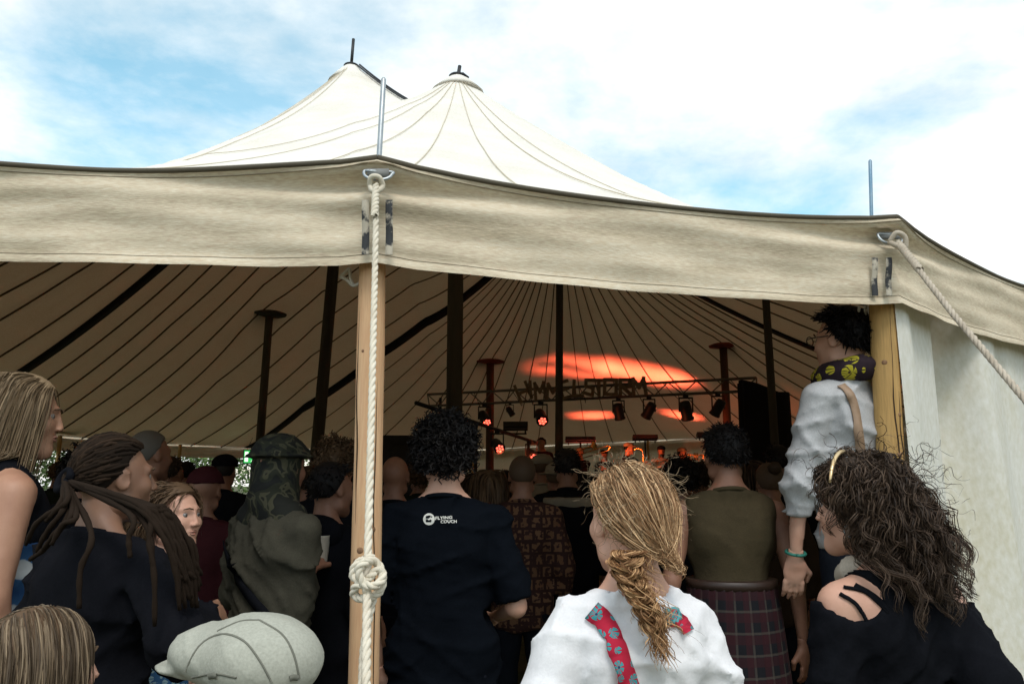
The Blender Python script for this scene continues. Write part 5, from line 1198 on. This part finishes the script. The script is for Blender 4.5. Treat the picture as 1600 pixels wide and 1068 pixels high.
s = SDF((-.2, -.05, 1.28), (.2, .25, 1.60), .009); [s.cap((.075*math.sin(a), .07*math.cos(a)+.03, 1.475-.03*math.cos(a)), (.075*math.sin(a+.4), .07*math.cos(a+.4)+.03, 1.475-.03*math.cos(a+.4)), .030, None, .02) for a in np.arange(-1.9, 1.6, .4)]; s.ripple(folds(.006, 61)); V, Fc = s.mesh(); putv(b, 'neck_scarf', V, Fc, cloth('oatmeal_scarf', (.50, .44, .36)), False)
# ---- people deeper in the tent
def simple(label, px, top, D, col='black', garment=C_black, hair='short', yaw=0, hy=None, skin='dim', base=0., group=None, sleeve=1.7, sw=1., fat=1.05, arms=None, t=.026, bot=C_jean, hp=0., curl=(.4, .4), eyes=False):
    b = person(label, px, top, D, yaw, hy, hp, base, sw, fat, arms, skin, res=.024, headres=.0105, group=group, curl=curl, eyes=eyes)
    k = int(px*7+top) % 997
    if hair == 'short': short_hair(b, col, .035, 320, .010, .0, k, .0035, .3, .03, 5, .005, cres=.010)
    elif hair == 'curly': short_hair(b, col, .07, 330, .018, .010, k, .0045, .35, .035, 9, .008, (.1, .3), cres=.010)
    elif hair == 'shaved': hair_cap(b, HAIR[col], .003, .0012, seed=k, res=.0095)
    elif hair == 'long':
        h = hair_cap(b, HAIR[col], .012, .004, seed=k, res=.0095); hair_strands(b, HAIR[col], grow(scalp(380, k), .34, 11, fall(.15), k, .06, (.05, .26), .42, .15), .0042, 'hair_strands', h)
    elif hair == 'bun':
        h = hair_cap(b, HAIR[col], .012, .004, seed=k, res=.0095); s = SDF((-.08, -.2, .02), (.08, -.04, .18), .009); s.ell((0, -.125, .10), (.045, .042, .042)); s.ripple(folds(.006, k, (50, 80))); V, Fc = s.mesh(); putv(b, 'hair_bun', V, Fc, HAIR[col], True, h)
    elif hair == 'beanie': hat(b, garment if hair != 'beanie' else C_maroon, (.096, .118, .10), .045, None, 'beanie', .004)
    elif hair == 'cap': hair_cap(b, HAIR[col], .006, .002, seed=k, res=.0095); hat(b, C_beige, (.098, .122, .070), .075, None, 'cap', .003, True)
    elif hair == 'navycap': hair_cap(b, HAIR[col], .006, .002, seed=k, res=.0095); hat(b, C_navy, (.098, .122, .075), .07, None, 'cap', .003, True)
    elif hair == 'hat': hair_cap(b, HAIR[col], .006, .002, seed=k, res=.0095); hat(b, C_beige, (.098, .122, .085), .070, .155, 'hat', .005)
    b.top_ob = shirt(b, garment, t, .76, sleeve, .008, 'jacket' if sleeve > 1 else 'shirt', res=.027, loose=.02, cuff=.02, freq=(9, 16)); dress_rest(b, bot); return b
simple('bald man in dark jacket behind the roped entrance pole', 618, 713, 4.4, 'grey', C_navy, 'none', skin='dim', fat=1.15)
simple('person with curly grey-brown hair in dark jacket beyond the entrance pole', 527, 694, 4.0, 'brown', C_navy, 'curly', yaw=-10)
bh = simple('dark-haired person in a black hooded jacket beside the entrance pole', 518, 725, 3.35, 'black', C_black, 'short', yaw=-25, hy=-40, fat=1.15)
s = SDF((-.2, -.24, 1.30), (.2, .1, 1.56), .013); s.ell((0, -.10, 1.44), (.15, .07, .085), .02); s.ripple(folds(.008, 71)); V, Fc = s.mesh(); putv(bh, 'hood', V, Fc, C_black, False)
simple('man with cropped hair in a brown block-print shirt facing the stage', 816, 713, 4.5, 'darkbrown', C_block, 'shaved', sleeve=1.6, skin='dim')
bw = simple('dark-haired person in navy top with a pale collar facing the stage', 886, 703, 5.3, 'black', C_navy, 'short')
s = SDF((-.24, -.24, 1.28), (.24, .2, 1.50), .011); s.cap((-.10, -.055, 1.41), (.10, -.055, 1.41), .078, None, .03); s.plane((0, 0, 1.385), (0, .25, -1)); s.plane((0, 0, 1.435), (0, 0, 1)); s.ripple(folds(.006, 72)); V, Fc = s.mesh(); putv(bw, 'pale_collar', V, Fc, C_beige, False)
simple('woman with long brown hair behind the block-print shirt', 765, 737, 4.7, 'brown', C_brown, 'long')
simple('person with dark straight hair close behind the curly-haired man', 742, 742, 5.6, 'darkbrown', C_black, 'long')
simple('person in a beige cap between the block-print shirt and the stage', 848, 712, 7.4, 'brown', C_beige, 'cap', hy=-40)
simple('person in a beige brimmed hat between the pale collar and the stage', 868, 727, 6.6, 'brown', C_brown, 'hat')
simple('person with a broad shock of dark hair left of the kilted man', 1062, 722, 4.7, 'black', C_black, 'curly')
simple('person with a hair bun right of the kilted man', 1201, 726, 4.7, 'darkbrown', C_brown, 'bun', sw=.9)
simple('person with long dark hair right of the kilted man', 1168, 722, 5.2, 'darkbrown', C_black, 'long', sw=.9)
simple('tall dark-haired person beside the black wrapped tower', 1214, 697, 5.6, 'black', C_navy, 'short')
simple('person with grey cropped hair behind the dreadlocked man', 236, 674, 3.9, 'grey', C_brown, 'shaved', hy=-30, skin='dim')
simple('person in a maroon beanie beside the girl', 322, 733, 3.9, 'brown', C_maroon, 'beanie')
simple('person in a navy cap near the exit sign', 352, 713, 6.0, 'black', C_navy, 'navycap')
simple('dark curly-haired person between the blonde woman and the dreadlocked man', 133, 707, 4.2, 'black', C_navy, 'curly')
G = 'dim figures in the crowd'
g = random.Random(11)
WH = dict(short='short', curly='curly', long='long', shaved='cropped'); WC = {'black': 'black', 'darkbrown': 'dark brown', 'brown': 'brown'}
for px, top, D, where in [(95, 722, 7.5, 'far behind the blonde woman'), (190, 716, 6.4, 'hidden behind the dreadlocked head'), (268, 715, 6.0, 'behind the girl, under the green gap'), (292, 722, 8, 'far behind the girl'), (345, 730, 9, 'between the maroon beanie and the navy cap'), (455, 720, 7, 'behind the camouflage hat'), (480, 730, 5.4, 'between the camouflage hat and the hooded jacket'), (560, 722, 6.2, 'behind the roped pole'), (590, 735, 8.4, 'far behind the bald man'), (655, 728, 7, 'next to the bald man'), (705, 735, 8.5, 'hidden behind the printed T-shirt'), (790, 735, 9, 'before the red-brown pole'), (905, 738, 7, 'between the pale collar and the braid'),
                      (935, 742, 9, 'behind the braided woman, below the trombone'), (960, 744, 10.5, 'far behind the braided woman'), (1010, 748, 9.5, 'below the saxophone'), (1035, 734, 7, 'below the pale-shirted musician'), (1092, 728, 6.2, 'beside the kilted man\'s head'), (1150, 735, 8.5, 'behind the kilted man'), (1235, 725, 7.5, 'beside the grey jumper'), (1255, 720, 6, 'behind the grey jumper'), (30, 725, 6, 'behind the bare shoulder'), (410, 738, 10.5, 'far behind the camouflage hat'), (530, 738, 10, 'far behind the hooded jacket'), (825, 742, 10.5, 'far behind the block-print shirt')]:
    hc, hk = g.choice(['black', 'darkbrown', 'black', 'brown']), g.choice(['short', 'short', 'curly', 'long', 'short'])
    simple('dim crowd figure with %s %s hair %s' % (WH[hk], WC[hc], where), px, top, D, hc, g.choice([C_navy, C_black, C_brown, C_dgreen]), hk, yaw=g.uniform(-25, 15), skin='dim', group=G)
# ---- the band on the stage
M_brass = pm('brass', (.80, .50, .16), .25, metal=1.)
Z0 = .612
def held(name, label, cat, o=(0, 0, 0)):
    r = empty(name, o); tag(r, label, cat); return r
def W(b, v): return b.M @ Vector(v)
def bell(mb, p, d, r, L_): mb.lathe(p, [(.012, 0), (.018, L_*.5), (.035, L_*.8), (r, L_), (r*.97, L_+.002), (.03, L_*.82)], 18, d)
AR = {'L': ((-.02, .22, -.14), (-.14, .16, .06)), 'R': ((-.02, .20, -.16), (-.12, .18, .04))}
def players():
    b = simple('red-lit singer in dark clothes with one arm raised on stage', 846, 684, 17.2, 'black', C_maroon, 'short', 160, base=Z0, skin='tan', arms={'L': ((.1, .1, -.22), (.02, .2, .12)), 'R': ((.08, .05, -.25), (-.05, .2, -.05))})
    b = simple('trombone player in a pale cap on stage', 906, 700, 17.0, 'black', C_black, 'cap', 165, 150, base=Z0, skin='tan', arms=AR)
    r = held('trombone', 'brass trombone raised by the player in the pale cap', 'trombone'); m0 = W(b, (0, .13, 1.60)); d = Vector((.75, -.6, .22)).normalized(); mb = MB(); u = Vector((0, 0, 1))
    mb.tube([m0, m0+d*.75, m0+d*.80+u*-.05, m0+d*.75+u*-.10, m0+u*-.10+d*.1], .011, 8); mb.build('slide', M_brass, r); mb = MB(); q = m0+u*.07; mb.tube([m0+d*.05+u*-.10, q-d*.25+u*-.10, q-d*.32+u*-.03, q-d*.25+u*.02, q+d*.10+u*.02], .011, 8); bell(mb, q+d*.08+u*.02, d, .10, .32); mb.build('bell', M_brass, r)
    simple('musician in a dark cap and black jacket on stage', 944, 703, 17.6, 'black', C_black, 'navycap', 170, base=Z0, skin='tan', arms=AR)
    b = simple('saxophone player in a white cap on stage, in profile', 982, 692, 16.9, 'black', C_black, 'cap', -130, -105, base=Z0, skin='tan', arms=AR)
    r = held('saxophone', 'gold saxophone hanging before the player in the white cap', 'saxophone'); m0 = W(b, (0, .12, 1.595)); f = Vector((.85, -.5, 0)).normalized(); P = [m0, m0+f*.10+Vector((0, 0, .03)), m0+f*.20+Vector((0, 0, -.02)), m0+f*.22+Vector((0, 0, -.2)), m0+f*.20+Vector((0, 0, -.50)), m0+f*.20+Vector((0, 0, -.62)), m0+f*.27+Vector((0, 0, -.68)), m0+f*.34+Vector((0, 0, -.60)), m0+f*.37+Vector((0, 0, -.40)), m0+f*.42+Vector((0, 0, -.34))]
    P = catmull(P, 5); n = len(P); mb = MB(); mb.tube(P, [.010+.03*(i/n)**1.6+(.03*((i/n-.9)/.1) if i/n > .9 else 0) for i in range(n)], 12); mb.build('tube', M_brass, r); mb = MB()
    for k in range(7): mb.lathe(m0+f*.235+Vector((.0, -.012, -.16-.06*k)), [(.016, 0), (.016, .01), (.006, .012)], 10, f)
    mb.build('keys', M_brass, r)
    b = simple('bearded musician in a pale shirt on stage with hands together', 1033, 697, 17.0, 'black', C_pale, 'navycap', 178, base=Z0, skin='brown', arms={'L': ((.0, .14, -.22), (-.16, .14, .04)), 'R': ((.0, .14, -.22), (-.16, .14, .06))}, fat=1.2)
    s = SDF((-.08, .0, -.15), (.08, .15, -.02), .008); s.ell((0, .065, -.085), (.056, .048, .045), .01); V, Fc = s.mesh(); putv(b, 'beard', V, Fc, HAIR['black'])
    b = simple('trumpet player in a beige cap on stage', 1065, 700, 17.3, 'black', C_dgreen, 'cap', -150, -120, base=Z0, skin='tan', arms=AR)
    r = held('trumpet', 'brass trumpet raised by the player in the beige cap', 'trumpet'); m0 = W(b, (0, .13, 1.595)); f = Vector((.88, -.45, -.05)).normalized(); mb = MB(); u = Vector((0, 0, 1)); mb.tube(catmull([m0, m0+f*.35, m0+f*.38+u*-.05, m0+f*.34+u*-.09, m0+f*.12+u*-.09, m0+f*.09+u*-.045, m0+f*.13, m0+f*.2], 5), .010, 8); bell(mb, m0+f*.3+u*-.0, f, .065, .22); mb.build('tube', M_brass, r); mb = MB()
    for k in range(3): mb.tube([m0+f*(.19+.035*k)+u*-.11, m0+f*(.19+.035*k)+u*.05], .013, 8)
    mb.build('valves', M_brass, r)
    b = simple('horn player half hidden beside the black wrapped tower', 1182, 694, 16.4, 'black', C_black, 'short', 175, base=Z0, skin='tan', arms=AR)
    r = held('tuba', 'brass horn with a wide bell beside the black tower', 'tuba'); c = W(b, (.05, .28, 1.42)); mb = MB(); mb.tube([c+Vector((.16*math.cos(a), -.02*math.sin(a*2), .2*math.sin(a))) for a in np.linspace(0, 5.6, 22)], .024, 8); bell(mb, c+Vector((-.10, -.05, -.05)), Vector((-.55, -.75, .45)).normalized(), .20, .40); mb.build('tube', M_brass, r)
players()
